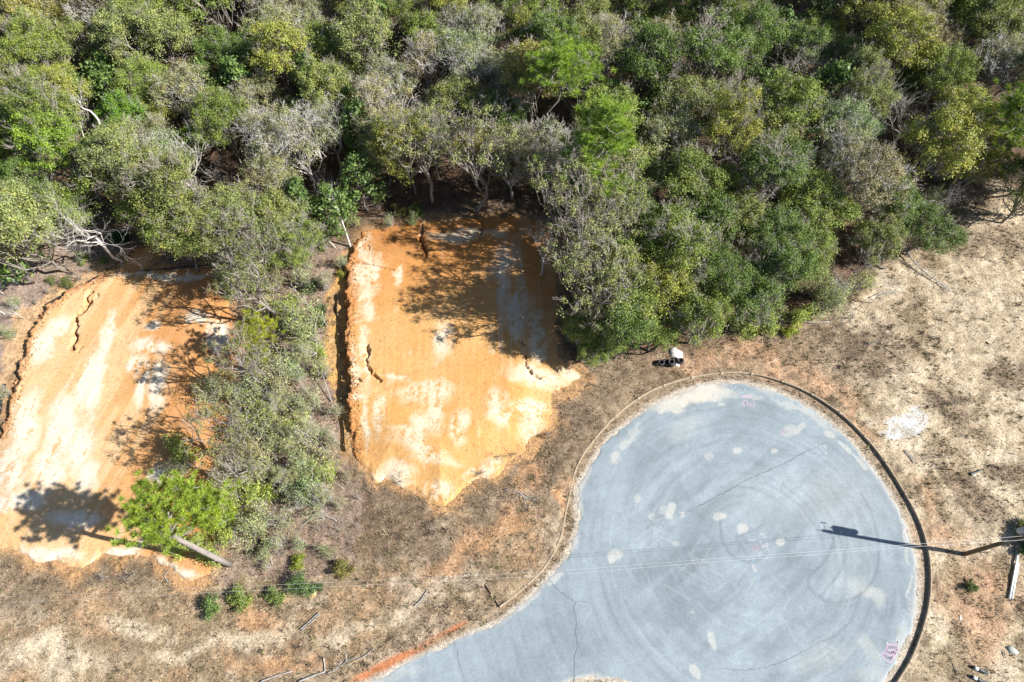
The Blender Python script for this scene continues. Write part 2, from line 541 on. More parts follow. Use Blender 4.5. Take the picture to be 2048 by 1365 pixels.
    t = blob(px + wx * 20, py + wy * 14, 868, 1280, 40, 6, -28, soft=0.6) * n2; c = lerp(c, RED, t); 
    ww = blob(px + (n3 - .5) * 26 + wx * 30, py + (n2 - .5) * 34, 1812, 853, 46, 22, -25, soft=0.22)
    ww = np.maximum(ww, blob(px + wx * 20, py + (n2 - .5) * 20, 1833, 832, 22, 12, 40, soft=0.3))
    c = lerp(c, (0.50, 0.50, 0.49), ww * (.45 + .55 * sstep(.35, .5, n3))); dens = dens * (1 - .95 * ww)
    for b in ((1811, 892, 9, 8, 0), (1834, 897, 9, 7, 0)):
        t = blob(px + wx * 8, py + wy * 8, *b, soft=0.35); c = lerp(c, CREAM, t); dens = dens * (1 - t)
    # forest floor
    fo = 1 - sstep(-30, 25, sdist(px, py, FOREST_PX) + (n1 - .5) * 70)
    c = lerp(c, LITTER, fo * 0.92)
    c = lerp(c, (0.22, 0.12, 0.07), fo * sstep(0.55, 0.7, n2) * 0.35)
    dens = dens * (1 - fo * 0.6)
    # inside the kerb: dusty verge
    kr = 1 - sstep(-0.1, 0.1, sdist(X, Y, KERB_REGION))
    c = lerp(c, (0.30, 0.235, 0.17), kr * 0.55)
    rs = sdist(X, Y, ROAD)
    t = (1 - sstep(0.0, 0.35, rs + (n2 - .5) * .5)) * 0.7
    c = lerp(c, (0.48, 0.44, 0.38), t)
    c = c * (0.70 + 0.60 * n3)[:, None] * (0.9 + 0.2 * n5)[:, None]
    return c, dens, rs


KH = 0.27   # how far the ground outside stands above the gutter


def ground_z(X, Y, kd=None):
    kd = sdist(X, Y, KERB_REGION) if kd is None else kd
    z = (fbm(X / 1.6, Y / 1.6, 31) - .5) * 0.09 + (fbm(X / 14., Y / 14., 37, 3) - .5) * 0.25 * sstep(2, 10, kd) + (fbm(X / .7, Y / .7, 39, 3) - .5) * .16 * sstep(1.0, 2.5, kd)
    kx, ky = PX(X, Y)
    away = sstep(960, 1040, kx) * 1.0
    z = z * sstep(-0.2, 1.5, np.abs(kd)) + KH * sstep(0.55, 1.7, kd) * (0.35 + 0.65 * away)
    return z


def axis(lo, hi, st, far):
    a = list(np.arange(lo, hi + 1e-6, st))
    s = st; x = lo; y = hi; L = []; R = []
    while x > -far:
        s *= 1.35; x -= s; L.append(x)
    s = st
    while y < far:
        s *= 1.35; y += s; R.append(y)
    return np.array(L[::-1] + a + R)


xs = axis(-72, 72, 0.25, 420); ys = axis(-4, 84, 0.25, 420)
GX, GY = np.meshgrid(xs, ys); sh = GX.shape
GX = GX.ravel(); GY = GY.ravel()
kd = sdist(GX, GY, KERB_REGION)
gc, _, rs = ground_col(GX, GY)
gz = ground_z(GX, GY, kd)
gz = np.where(rs < -0.45, -0.12, gz)
gz = gz - 0.25 * (1 - sstep(0.0, 0.5, -sdist(GX, GY, PADR) * 0 + np.where(sdist(GX, GY, PADR) < -1.2, 0, 1))) - 0.25 * (np.where(sdist(GX, GY, PADL) < -1.2, 1.0, 0))
ii = np.arange(sh[0] * sh[1]).reshape(sh)
Q = np.stack([ii[:-1, :-1], ii[:-1, 1:], ii[1:, 1:], ii[1:, :-1]], -1).reshape(-1, 4)
ground = tag(ob("ground", mesh_np("ground", np.stack([GX, GY, gz], 1), Q, None, {"col": gc}, True), M_GROUND), kind="structure")


def region_mesh(name, poly, res, zf, cf, extend=0.0, mat=None):
    """grid sheet clipped to an outline: border vertices are pulled on to the outline"""
    P = np.array(poly)
    x = np.arange(P[:, 0].min() - 1, P[:, 0].max() + 1, res); y = np.arange(P[:, 1].min() - 1, P[:, 1].max() + 1, res)
    X, Y = np.meshgrid(x, y); s = X.shape; X = X.ravel(); Y = Y.ravel()
    d = sdist(X, Y, poly) - extend
    ii = np.arange(len(X)).reshape(s)
    Q = np.stack([ii[:-1, :-1], ii[:-1, 1:], ii[1:, 1:], ii[1:, :-1]], -1).reshape(-1, 4)
    Q = Q[(d[Q] < 0).any(1)]
    e = 0.02
    for _ in range(2):
        out_ = np.unique(Q[d[Q] > 0])
        xo, yo = X[out_], Y[out_]
        d0 = sdist(xo, yo, poly) - extend
        gx = (sdist(xo + e, yo, poly) - sdist(xo - e, yo, poly)) / (2 * e)
        gy = (sdist(xo, yo + e, poly) - sdist(xo, yo - e, poly)) / (2 * e)
        g = np.hypot(gx, gy) + 1e-6
        step = np.clip(d0, 0, res * 1.5)
        X[out_] -= step * gx / g; Y[out_] -= step * gy / g
        break
    used = np.unique(Q); mp = np.zeros(len(X), np.int64); mp[used] = np.arange(len(used))
    X = X[used]; Y = Y[used]; Q = mp[Q]
    z = zf(X, Y); c = cf(X, Y)
    return ob(name, mesh_np(name, np.stack([X, Y, z], 1), Q, None, {"col": c}, True), mat)


# ------------------------------------------------------------------ clay pads
GULR = [([(843, 455), (846, 475), (842, 490), (850, 505), (853, 525)], 0.5, 0.20), ([(967, 445), (966, 465), (962, 478)], 0.3, 0.13),
        ([(882, 460), (886, 472)], 0.3, 0.12), ([(739, 700), (741, 722), (738, 742), (750, 755), (765, 772)], 0.35, 0.12),
        ([(1048, 720), (1055, 742), (1068, 757), (1082, 763)], 0.3, 0.10), ([(693, 540), (712, 535), (725, 537), (760, 545), (790, 552)], 0.16, 0.09),
        ([(690, 770), (712, 765), (725, 772)], 0.3, 0.10), ([(792, 478), (790, 490)], 0.25, 0.07), ([(738, 498), (742, 508)], 0.25, 0.07),
        ([(1050, 700), (1040, 690)], 0.15, 0.08)]
GULL = [([(192, 592), (183, 600), (184, 612), (188, 615), (178, 628), (168, 636), (162, 640), (161, 655), (157, 672), (160, 685), (150, 703)], 0.55, 0.22),
        ([(202, 595), (205, 603)], 0.3, 0.1), ([(170, 700), (165, 712)], 0.15, 0.08), ([(445, 630), (438, 648)], 0.2, 0.09),
        ([(35, 745), (48, 765)], 0.3, 0.1)]
GULR = [(gp(spline(a, 3)), b, c) for a, b, c in GULR]; GULL = [(gp(spline(a, 3)), b, c) for a, b, c in GULL]


def pad_z(X, Y, poly, scarp, other, gul, top, seed):
    nb = (fbm(X / 0.9, Y / 0.9, seed, 4) - .5)
    dl = seg_dist(X, Y, scarp); do = seg_dist(X, Y, other)
    ins = inside(X, Y, poly)
    kx, ky = PX(X, Y)
    dl = np.where(ins, dl, -dl); do = np.where(ins, do, -do)
    edge = sstep(0.10, 0.42 + 0.25 * fbm(X / 3, Y / 3, seed + 8), dl + nb * 1.3 + (fbm(X / .25, Y / .25, seed + 6, 2) - .5) * .35)
    z = (top * edge) * (0.12 + 0.88 * sstep(0.0, 5.0, do)) + 0.10 * sstep(-0.2, 0.6, do + nb * 1.8) + 0.04
    z = z * np.where(ins, 1, 1) - 0.16 * (1 - sstep(0.0, 0.45, np.minimum(dl + .25, do) + nb * 0.5))
    z += (fbm(X / 2.5, Y / 2.5, seed + 3) - .5) * 0.10 + (fbm(X / 0.3, Y / 0.3, seed + 5, 3) - .5) * (0.03 + 0.18 * (1 - sstep(0.3, 1.6, dl)))
    for pts, dep, w in gul:
        wx = X + (fbm(X / .35, Y / .35, seed + 9, 3) - .5) * .75
        z -= dep * 1.5 * np.exp(-(seg_dist(wx, Y, pts) / (w * (.35 + .8 * fbm(X / .8, Y / .8, 33, 2)))) ** 2 * 1.2)
    return z


def streaks(X, Y, ang, sx, sy, seed):
    u = X * cos(ang) + Y * sin(ang); v = -X * sin(ang) + Y * cos(ang)
    w = (fbm(X / 7, Y / 7, seed + 40, 2) - .5) * .8
    return fbm((u + w) / sx, v / sy, seed, 4)


def padr_col(X, Y):
    px, py = PX(X, Y)
    s = streaks(X, Y, radians(2), 0.35, 5.0, 60) * .5 + .5 * fbm(X / 1.9, Y / 1.9, 66); n = fbm(X / 1.6, Y / 1.6, 61); f = fbm(X / .5, Y / .5, 62, 3); nb = fbm(X / 5, Y / 5, 63)
    wx = (fbm(X / 1.3, Y / 1.3, 64) - .5) * 60; wy = (fbm(X / 1.3, Y / 1.3, 65) - .5) * 50
    c = np.tile(np.array((0.51, 0.275, 0.095)), (len(X), 1))
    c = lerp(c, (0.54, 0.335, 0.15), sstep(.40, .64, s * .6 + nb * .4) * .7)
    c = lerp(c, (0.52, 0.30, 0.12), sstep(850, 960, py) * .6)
    for tx in (760, 772, 905, 917, 1000, 1010):
        c = lerp(c, (0.42, 0.22, 0.08), np.exp(-((px - tx - wx * .12 - (py - 700) * .02) / 1.6) ** 2) * sstep(480, 560, py) * .35)
    W = np.zeros(len(X))
    for b in ((742, 590, 13, 80, 3), (728, 520, 9, 50, 6), (732, 700, 14, 80, 0), (708, 745, 8, 40, 0), (805, 565, 7, 14, 0), (888, 690, 16, 38, 8), (858, 790, 55, 20, -8),
              (868, 835, 22, 40, 10), (840, 865, 18, 30, 0), (920, 860, 18, 30, 0), (995, 825, 18, 32, -20), (820, 885, 40, 12, 30), (765, 840, 10, 40, 5), (735, 850, 9, 50, 0),
              (1060, 850, 22, 40, 0), (1080, 760, 60, 20, 10), (1140, 755, 26, 10, 0), (1060, 820, 40, 14, 0), (790, 962, 40, 14, 10), (870, 985, 30, 22, 0), (720, 800, 16, 8, 0), (960, 945, 40, 14, -20),
              (800, 940, 30, 20, 0), (1035, 640, 9, 60, 6), (1005, 560, 8, 50, 4), (960, 475, 60, 10, 5), (1075, 680, 14, 50, 0), (920, 480, 50, 12, 0), (850, 905, 60, 14, 20), (795, 768, 28, 5, 5), (735, 560, 30, 40, 0)):
        W = np.maximum(W, blob(px + wx * .6, py + wy * .6, *b, soft=0.55))
    f2 = fbm(X / .17, Y / .17, 67, 2); W = W * sstep(.38, .57, s * .35 + f * .25 + n * .25 + f2 * .25)
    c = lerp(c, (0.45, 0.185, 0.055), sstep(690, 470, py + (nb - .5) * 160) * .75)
    c = lerp(c, (0.40, 0.19, 0.07), sstep(.55, .68, f2 * .5 + f * .5) * .45)
    c = lerp(c, (0.58, 0.46, 0.30), np.clip(sstep(.60, .70, s * .5 + n * .5), 0, 1) * .5)
    c = lerp(c, (0.58, 0.49, 0.36), W)
    g = blob(px + wx * .5, py + wy, 1040, 580, 50, 130, 4, soft=.5) * sstep(.42, .62, s)
    c = lerp(c, (0.52, 0.44, 0.36), g * .55)
    gx = X + (fbm(X / .35, Y / .35, 89, 3) - .5) * .75
    for pts, dep, w in GULR:
        c = lerp(c, (0.27, 0.115, 0.045), np.exp(-(seg_dist(gx, Y, pts) / (w * .8)) ** 2 * 1.4) * .7)  # moist red clay in the gullies, with their shade painted into the colour
    dl = seg_dist(X, Y, SCR)
    c = lerp(c, (0.40, 0.17, 0.06), (1 - sstep(0.5, 1.3, dl + (f - .5))) * .7)
    return c * (.84 + .20 * f + .12 * f2)[:, None]


def padl_col(X, Y):
    px, py = PX(X, Y)
    s = streaks(X, Y, radians(-14), 0.55, 8.0, 70); n = fbm(X / 1.6, Y / 1.6, 71); f = fbm(X / .5, Y / .5, 72, 3); nb = fbm(X / 5, Y / 5, 73)
    wx = (fbm(X / 1.3, Y / 1.3, 74) - .5) * 50; wy = (fbm(X / 1.3, Y / 1.3, 75) - .5) * 50
    c = np.tile(np.array((0.49, 0.265, 0.105)), (len(X), 1))
    c = lerp(c, (0.57, 0.37, 0.19), sstep(330, 120, px + (nb - .5) * 200) * .75)
    c = lerp(c, (0.58, 0.42, 0.25), sstep(.45, .6, s) * .6 * sstep(500, 250, px))
    W = np.zeros(len(X))
    for b in ((205, 745, 14, 110, 12), (180, 770, 12, 60, 12), (225, 680, 10, 50, 14), (95, 700, 18, 40, 20), (60, 860, 26, 70, 10), (130, 870, 30, 90, 14), (290, 770, 12, 50, 8),
              (325, 780, 16, 50, 10), (310, 700, 40, 16, 0), (280, 740, 18, 24, 0), (110, 940, 30, 50, 14), (30, 940, 30, 50, 0), (170, 905, 26, 50, 16), (60, 1000, 40, 20, 0), (185, 960, 22, 30, 30),
              (120, 660, 26, 14, -20), (240, 1105, 60, 12, -15), (100, 1110, 60, 14, 0), (350, 1140, 50, 14, 20), (340, 960, 32, 24, 0), (440, 680, 18, 34, 0), (400, 640, 24, 10, 10), (160, 1040, 50, 14, 0), (340, 555, 90, 8, 0), (10, 1010, 30, 16, 0), (310, 660, 18, 10, 0)):
        W = np.maximum(W, blob(px + wx * .6, py + wy * .6, *b, soft=0.5))
    f2 = fbm(X / .17, Y / .17, 77, 2); W = W * sstep(.36, .56, s * .45 + f * .22 + n * .2 + f2 * .25)
    c = lerp(c, (0.45, 0.20, 0.07), sstep(250, 430, px + (nb - .5) * 200) * .6)
    c = lerp(c, (0.42, 0.22, 0.10), sstep(.55, .68, f2 * .5 + f * .5) * .4)
    c = lerp(c, (0.60, 0.53, 0.43), W)
    gx = X + (fbm(X / .35, Y / .35, 99, 3) - .5) * .75
    for pts, dep, w in GULL:
        c = lerp(c, (0.27, 0.115, 0.045), np.exp(-(seg_dist(gx, Y, pts) / (w * .8)) ** 2 * 1.4) * .7)  # gullies coloured as damp red clay and darkened to paint in their shade
    dl = seg_dist(X, Y, SCL)
    c = lerp(c, (0.38, 0.19, 0.09), (1 - sstep(0.4, 1.2, dl + (f - .5))) * .7)
    return c * (.84 + .20 * f + .12 * f2)[:, None]


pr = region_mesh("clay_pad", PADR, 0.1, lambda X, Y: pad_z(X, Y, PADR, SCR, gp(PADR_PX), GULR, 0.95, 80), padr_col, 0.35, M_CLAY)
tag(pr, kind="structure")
pl = region_mesh("clay_pad", PADL, 0.1, lambda X, Y: pad_z(X, Y, PADL, SCL, gp(PADL_PX), GULL, 0.6, 90), padl_col, 0.35, M_CLAY.copy())
tag(pl, kind="structure")

# ------------------------------------------------------------------ road
TYRE = [([(1721, 988), (1740, 1021), (1751, 1055), (1757, 1090), (1756, 1126), (1747, 1158), (1728, 1183), (1708, 1197), (1678, 1205), (1655, 1203), (1635, 1192), (1619, 1176),
          (1615, 1160), (1621, 1149), (1637, 1137), (1653, 1117), (1664, 1094), (1668, 1071)], 0.13, .5),
        ([(1694, 1090), (1687, 1126), (1671, 1156), (1642, 1192)], 0.12, .35),
        ([(1440, 1042), (1442, 1070), (1451, 1096), (1470, 1116), (1497, 1124), (1517, 1120), (1532, 1110)], 0.11, .6),
        ([(1472, 1069), (1476, 1083), (1494, 1111)], 0.11, .35), ([(1476, 1074), (1510, 1060), (1524, 1050)], 0.12, .3),
        ([(1520, 1163), (1540, 1150), (1565, 1138), (1605, 1112)], 0.13, .3), ([(1400, 1118), (1420, 1105), (1440, 1095)], 0.12, .25),
        ([(1380, 1250), (1420, 1220), (1470, 1190), (1510, 1165)], 0.5, .22), ([(1330, 1180), (1380, 1250), (1420, 1300)], 0.35, .2),
        ([(1580, 980), (1640, 1040), (1668, 1080)], 0.12, .15), ([(1720, 1205), (1700, 1212), (1670, 1212)], 0.12, .25)]
SCRATCH = [[(1240 + (k * 83) % 420, 1020 + (k * 57) % 290), (1240 + (k * 83) % 420 + (18, -30, 40, 25)[k % 4], 1020 + (k * 57) % 290 + (34, 22, 18, -40)[k % 4])] for k in range(34)] + [[(1260, 1090), (1300, 1165)], [(1235, 1115), (1275, 1170)], [(1500, 1165), (1530, 1195)], [(1540, 1148), (1570, 1178)], [(1240, 1180), (1262, 1212)], [(1330, 1170), (1380, 1200)],
           [(1395, 1205), (1440, 1250)], [(1600, 1215), (1615, 1250)], [(1560, 1230), (1572, 1252)], [(1165, 1250), (1185, 1215)], [(1350, 1130), (1420, 1170)], [(1290, 1050), (1330, 1035)]]
TYRE = [(gp(spline(a, 4)), b, c) for a, b, c in TYRE]; SCRATCH = [gp(a) for a in SCRATCH]
STAIN = [(1231, 916, 9, 13, 10), (1230, 1110, 16, 10, -10), (1224, 1120, 7, 7, 0), (1341, 1020, 8, 16, 30), (1337, 1034, 8, 6, 0), (1326, 1023, 8, 9, 0, .5), (1305, 1034, 7, 8, 0, .5), (1365, 1029, 6, 5, 0), (1352, 1089, 7, 6, 0, .4),
         (1437, 1033, 12, 8, 0), (1448, 1032, 6, 5, 0), (1485, 1057, 12, 11, 0), (1560, 1085, 9, 8, 0), (1475, 902, 9, 7, 0), (1418, 913, 9, 7, 0, .6), (1548, 903, 6, 5, 0), (1443, 809, 6, 4, 0), (1275, 998, 8, 9, 0, .6), (1599, 858, 6, 15, 35, .8),
         (1577, 862, 15, 12, -20, .6), (1748, 1185, 30, 12, 35, .7), (1712, 1172, 26, 14, 25, .4), (1424, 1281, 7, 20, -18), (1391, 1345, 8, 18, -25), (1384, 1225, 5, 4, 0), (1262, 868, 28, 9, -45, .6), (1250, 890, 14, 8, -40, .7),
         (1360, 800, 52, 16, -18, 1.1), (1420, 784, 42, 16, -8, 1.1), (1340, 812, 30, 10, -20, .9), (1450, 790, 30, 10, 0, .6), (1370, 860, 40, 20, -30, .35), (1640, 1320, 60, 24, -20, .35), (1738, 1300, 14, 34, -35, .5), (1800, 1265, 10, 30, 15, .6),
         (1745, 1350, 40, 14, 0, .4), (1560, 1000, 120, 60, 0, .15), (1700, 1000, 90, 70, 40, .2), (1810, 1075, 5, 16, -8, .8), (1814, 1110, 4, 20, -3, .7), (1817, 1170, 4, 26, 2, .8), (1785, 990, 6, 14, -30, .7), (1660, 870, 12, 6, 35, .9),
         (1690, 895, 22, 5, 45, .8), (1720, 925, 22, 5, 50, .8), (1590, 815, 50, 5, 22, .7), (1640, 845, 34, 5, 35, .7), (1530, 785, 30, 4, 10, .5), (1505, 795, 20, 4, 4, .5), (1060, 1200, 24, 7, -35, .8), (1110, 1158, 20, 7, -40, .8), (1150, 1060, 7, 40, 8, .5), (1135, 1100, 8, 20, 35, .5),
         (800, 1352, 50, 9, -20, .4), (1690, 1150, 40, 60, 20, .15), (1500, 840, 70, 30, 0, -.25), (1240, 860, 20, 30, 40, -.3), (1430, 1200, 60, 50, 0, -.4), (1320, 1220, 60, 30, 0, -.35), (1480, 775, 40, 10, 5, -.5), (1600, 1230, 60, 30, 0, -.15), (1640, 1330, 90, 14, -40, -.1)]
CTR = G(1500, 1100)


def road_col(X, Y):
    px, py = PX(X, Y)
    r = np.hypot(X - CTR[0], Y - CTR[1]); th_ = np.arctan2(Y - CTR[1], X - CTR[0])
    n = fbm(X / 3.0, Y / 3.0, 50); f = fbm(X / .5, Y / .5, 51, 3)
    ring = fbm(r / 0.35 + (n - .5) * 3, th_ * 2.2, 52, 4)
    ring2 = fbm(r / 1.6 + (n - .5) * 2, th_ * 1.3, 53, 3)
    v = 1.0 + (n - .5) * .42 + (ring - .5) * .30 * sstep(3, 11, r) + (ring2 - .5) * .22 + (f - .5) * .16
    diag = fbm((X * .8 + Y * .6) / 6.0, (-X * .6 + Y * .8) / 1.0, 54, 4)
    v += (diag - .5) * .6 * (1 - sstep(6, 15, r))
    c = np.array((0.220, 0.265, 0.298))[None] * v[:, None]
    wx = (fbm(X / .7, Y / .7, 55) - .5) * 16; wy = (fbm(X / .7, Y / .7, 56) - .5) * 16
    for b in STAIN:
        a = b[5] if len(b) > 5 else .9
        big = max(b[2], b[3]) > 22
        k = 1.6 if big else .45
        t = blob(px + wx * k, py + wy * k, *b[:5], soft=0.5 if big else 0.16)
        if big and a > .5: t = t * sstep(.25, .5, f * .5 + n * .5 + .15)
        if a > 1: c = lerp(c, (0.47, 0.44, 0.39), t)
        elif a > 0: c = lerp(c, (0.40, 0.41, 0.395), t * a * .85)
        else: c = lerp(c, (0.15, 0.185, 0.21), t * -a)
    for pts, w, a in TYRE:
        t = np.exp(-(seg_dist(X, Y, pts) / w) ** 2) * a * (.6 + .6 * f)
        c = lerp(c, (0.12, 0.145, 0.165), np.clip(t, 0, 1))
    for k in range(46):
        rk = 3.0 + (k * 2.39) % 10.5; a0 = (k * 1.7) % 6.28; wd_ = .05 + .05 * (k % 3)
        da = np.abs(((th_ - a0 + pi) % (2 * pi)) - pi)
        t = np.exp(-((r - rk - .35 * np.sin(th_ * 1.3 + k)) / wd_) ** 2) * (1 - sstep(.35, 1.1, da)) * (.14 + .14 * (k % 2))
        c = lerp(c, (0.15, 0.18, 0.20) if k % 3 else (0.36, 0.39, 0.41), t)
    for pts in SCRATCH:
        t = np.exp(-(seg_dist(X, Y, pts) / .07) ** 2) * .28
        c = lerp(c, (0.38, 0.41, 0.43), t)
    rs = -sdist(X, Y, ROAD)
    t = (1 - sstep(.1, .6, rs + (n - .5) * 1.2)) * .6
    c = lerp(c, (0.44, 0.43, 0.40), t)
    return c


def road_poly_noise():
    out_ = []
    P = ROAD
    for k in range(len(P)):
        a = np.array(P[k]); b = np.array(P[(k + 1) % len(P)])
        m_ = max(1, int(np.linalg.norm(b - a) / .25))
        for j in range(m_):
            p = a + (b - a) * j / m_
            x_, y_ = np.array([p[0]]), np.array([p[1]])
            d = np.array([(fbm(x_ / .7, y_ / .7, 57) - .5)[0], (fbm(x_ / .7, y_ / .7, 58) - .5)[0]]) * .55
            out_.append(tuple(p + d))
    return out_


road = region_mesh("asphalt_cul_de_sac", ROAD, 0.12, lambda X, Y: 0.035 + 0 * X - 0.09 * sstep(-.35, .0, sdist(X, Y, ROAD) + (fbm(X / .6, Y / .6, 57) - .5) * .7), road_col, 0.1, M_ROAD)
tag(road, kind="structure")

crk = [[(1655, 885), (1610, 905), (1572, 925), (1540, 940), (1512, 952), (1490, 962), (1452, 984), (1420, 1001), (1395, 1014), (1368, 1028), (1352, 1035)],
       [(1098, 1160), (1112, 1176), (1125, 1187), (1142, 1200), (1150, 1206), (1146, 1216), (1151, 1232), (1152, 1268), (1154, 1295), (1149, 1312), (1149, 1340), (1148, 1375)],
       [(905, 1280), (915, 1305), (917, 1322), (925, 1345), (931, 1368)],
       [(1438, 1337), (1468, 1340), (1500, 1340), (1530, 1335), (1560, 1325), (1590, 1312), (1612, 1300), (1635, 1285), (1652, 1280), (1670, 1273), (1685, 1258), (1705, 1242)],
       [(1150, 1206), (1165, 1203), (1178, 1208)], [(1568, 962), (1562, 975), (1565, 985)]]
for i, c in enumerate(crk):
    pts = gp(spline(c, 5)); V = []; Qs = []
    w = 0.027 if i < 2 else 0.017
    for k, p in enumerate(pts):
        a = np.array(pts[min(k + 1, len(pts) - 1)]) - np.array(pts[max(0, k - 1)]); a /= np.linalg.norm(a)
        nn_ = np.array((-a[1], a[0])); j = np.array((rnd.uniform(-.05, .05), rnd.uniform(-.05, .05)))
        ww_ = w * rnd.uniform(.35, 1.2) * (0.3 if k in (0, len(pts) - 1) else 1)
        for s_ in (-1, 1):
            q = np.array(p) + j + s_ * nn_ * ww_; V.append((q[0], q[1], 0.0395))
        if k: Qs.append((2 * k - 2, 2 * k - 1, 2 * k + 1, 2 * k))
    o = ob("crack", mesh_np("crack", V, Qs, None), M_CRACK, road)

# ------------------------------------------------------------------ kerb and the bank behind it
kerb = tag(ob("kerb", None), kind="structure")
KP = np.array(KERB); seg = np.hypot(*(KP[1:] - KP[:-1]).T); S = np.concatenate([[0], np.cumsum(seg)])


def kat(s):
    return np.array([np.interp(s, S, KP[:, 0]), np.interp(s, S, KP[:, 1])])


def kframe(s):
    t = kat(min(s + .15, S[-1])) - kat(max(s - .15, 0)); t /= np.linalg.norm(t)
    return kat(s), np.array((-t[1], t[0]))          # left normal = outwards when walking clockwise


prof = [(-0.05, -0.05), (-0.045, KH - 0.03), (-0.02, KH + 0.015), (0.09, KH + 0.01), (0.11, KH - 0.04), (0.11, -0.05)]
L = 2.9; s0 = 0.0
while s0 < S[-1] - .5:
    s1 = min(s0 + L - 0.005, S[-1]); m_ = 10
    V = []; Qs = []
    jit = rnd.uniform(-.004, .004)
    for k in range(m_ + 1):
        p, n_ = kframe(s0 + (s1 - s0) * k / m_)
        for (u, z) in prof: V.append((p[0] + n_[0] * (u + jit), p[1] + n_[1] * (u + jit), z + jit))
    q = len(prof)
    for k in range(m_):
        for j in range(q - 1): Qs.append((k * q + j, k * q + j + 1, (k + 1) * q + j + 1, (k + 1) * q + j))
    Qs += [(0, 1, 4, 5), (1, 2, 3, 4), (m_ * q + 5, m_ * q + 4, m_ * q + 1, m_ * q), (m_ * q + 4, m_ * q + 3, m_ * q + 2, m_ * q + 1)]
    ob("kerb_stone", mesh_np("kerb_stone", V, Qs, None), M_CONC, kerb)
    s0 += L
# bank: soil held up by the kerb
offs = np.concatenate([np.arange(0.08, 0.5, .07), np.arange(.5, 2.21, .15)])
ns = int(S[-1] / .15); V = []
for k in range(ns + 1):
    p, n_ = kframe(S[-1] * k / ns)
    V.append(p[None] + offs[:, None] * n_[None])
V = np.concatenate(V); nO = len(offs)
ofa = np.tile(offs, ns + 1)
kx, _ = PX(V[:, 0], V[:, 1])
away = 0.35 + 0.65 * sstep(960, 1040, kx)
bz = KH * away + (1 - sstep(1440, 1560, kx)) * (fbm(V[:, 0] / 1.3, V[:, 1] / 1.3, 96, 3) - .42) * .22 + KH * .65 * (1 - sstep(960, 1040, kx)) * .6 + (fbm(V[:, 0] / .5, V[:, 1] / .5, 95, 3) - .5) * .13 - 0.01 - 0.12 * sstep(1.7, 2.2, ofa) + 0.03 * sstep(.2, .8, ofa)
ii = np.arange(len(V)).reshape(ns + 1, nO)
Q = np.stack([ii[:-1, :-1], ii[:-1, 1:], ii[1:, 1:], ii[1:, :-1]], -1).reshape(-1, 4)
bc, _, _ = ground_col(V[:, 0], V[:, 1])
tag(ob("bank", mesh_np("bank", np.concatenate([V, bz[:, None]], 1), Q, None, {"col": bc}, True), M_GROUND), kind="structure")

# ------------------------------------------------------------------ dry grass and weeds (nobody could count them)
npr = np.random.default_rng(5)


def tufts(name, n, x0, x1, y0, y1, size, blades, palette, densf, zf, upness=0.9, maxn=None, wf=1.0):
    X = npr.uniform(x0, x1, n); Y = npr.uniform(y0, y1, n)
    px, py = PX(X, Y)
    m_ = (px > -90) & (px < 2140) & (py > -80) & (py < 1440)
    X = X[m_]; Y = Y[m_]
    d, keep = densf(X, Y)
    X = X[keep]; Y = Y[keep]
    if maxn: X = X[:maxn]; Y = Y[:maxn]
    z = zf(X, Y); n = len(X)
    sz = size * npr.uniform(.5, 1.5, n)
    pal = np.array(palette); ci = pal[npr.integers(0, len(pal), n)] * npr.uniform(.7, 1.25, (n, 1))
    V = []; C = []
    for b in range(blades):
        a = npr.uniform(0, 2 * pi, n); lean = npr.uniform(.25, 1.1, n)
        L_ = sz * npr.uniform(.6, 1.2, n); w = sz * npr.uniform(.10, .22, n) * wf
        ox = npr.normal(0, .22, n) * sz; oy = npr.normal(0, .22, n) * sz
        bx = X + ox; by = Y + oy
        dx = np.cos(a); dy = np.sin(a)
        p0 = np.stack([bx - dy * w, by + dx * w, z - .01], 1); p1 = np.stack([bx + dy * w, by - dx * w, z - .01], 1)
        p2 = np.stack([bx + dx * L_ * np.sin(lean), by + dy * L_ * np.sin(lean), z + L_ * np.cos(lean) * upness], 1)
        V += [p0, p1, p2]
        cc = ci * npr.uniform(.75, 1.25, (n, 1)); C += [cc, cc, cc * 1.1]
    V = np.stack(V, 1).reshape(-1, 3); C = np.stack(C, 1).reshape(-1, 3)
    T = np.arange(len(V)).reshape(-1, 3)
    return ob(name, mesh_np(name, V, None, T, {"col": C}), M_TUFT)


def dens_grass(X, Y):
    c, d, rs = ground_col(X, Y)
    pad = np.minimum(sdist(X, Y, PADR), sdist(X, Y, PADL))
    ok = (rs > .12) & (pad > -.15 + (fbm(X, Y, 3) - .5) * 2.0)
    kdd = np.abs(sdist(X, Y, KERB_REGION)); ok &= (kdd > .16)
    px, py = PX(X, Y)
    fo = sdist(px, py, FOREST_PX) < -60
    ok &= (npr.random(len(X)) < d * np.where(fo, .3, 1) * (.35 + 1.1 * sstep(.38, .62, fbm(X / .8, Y / .8, 99))))
    return d, ok


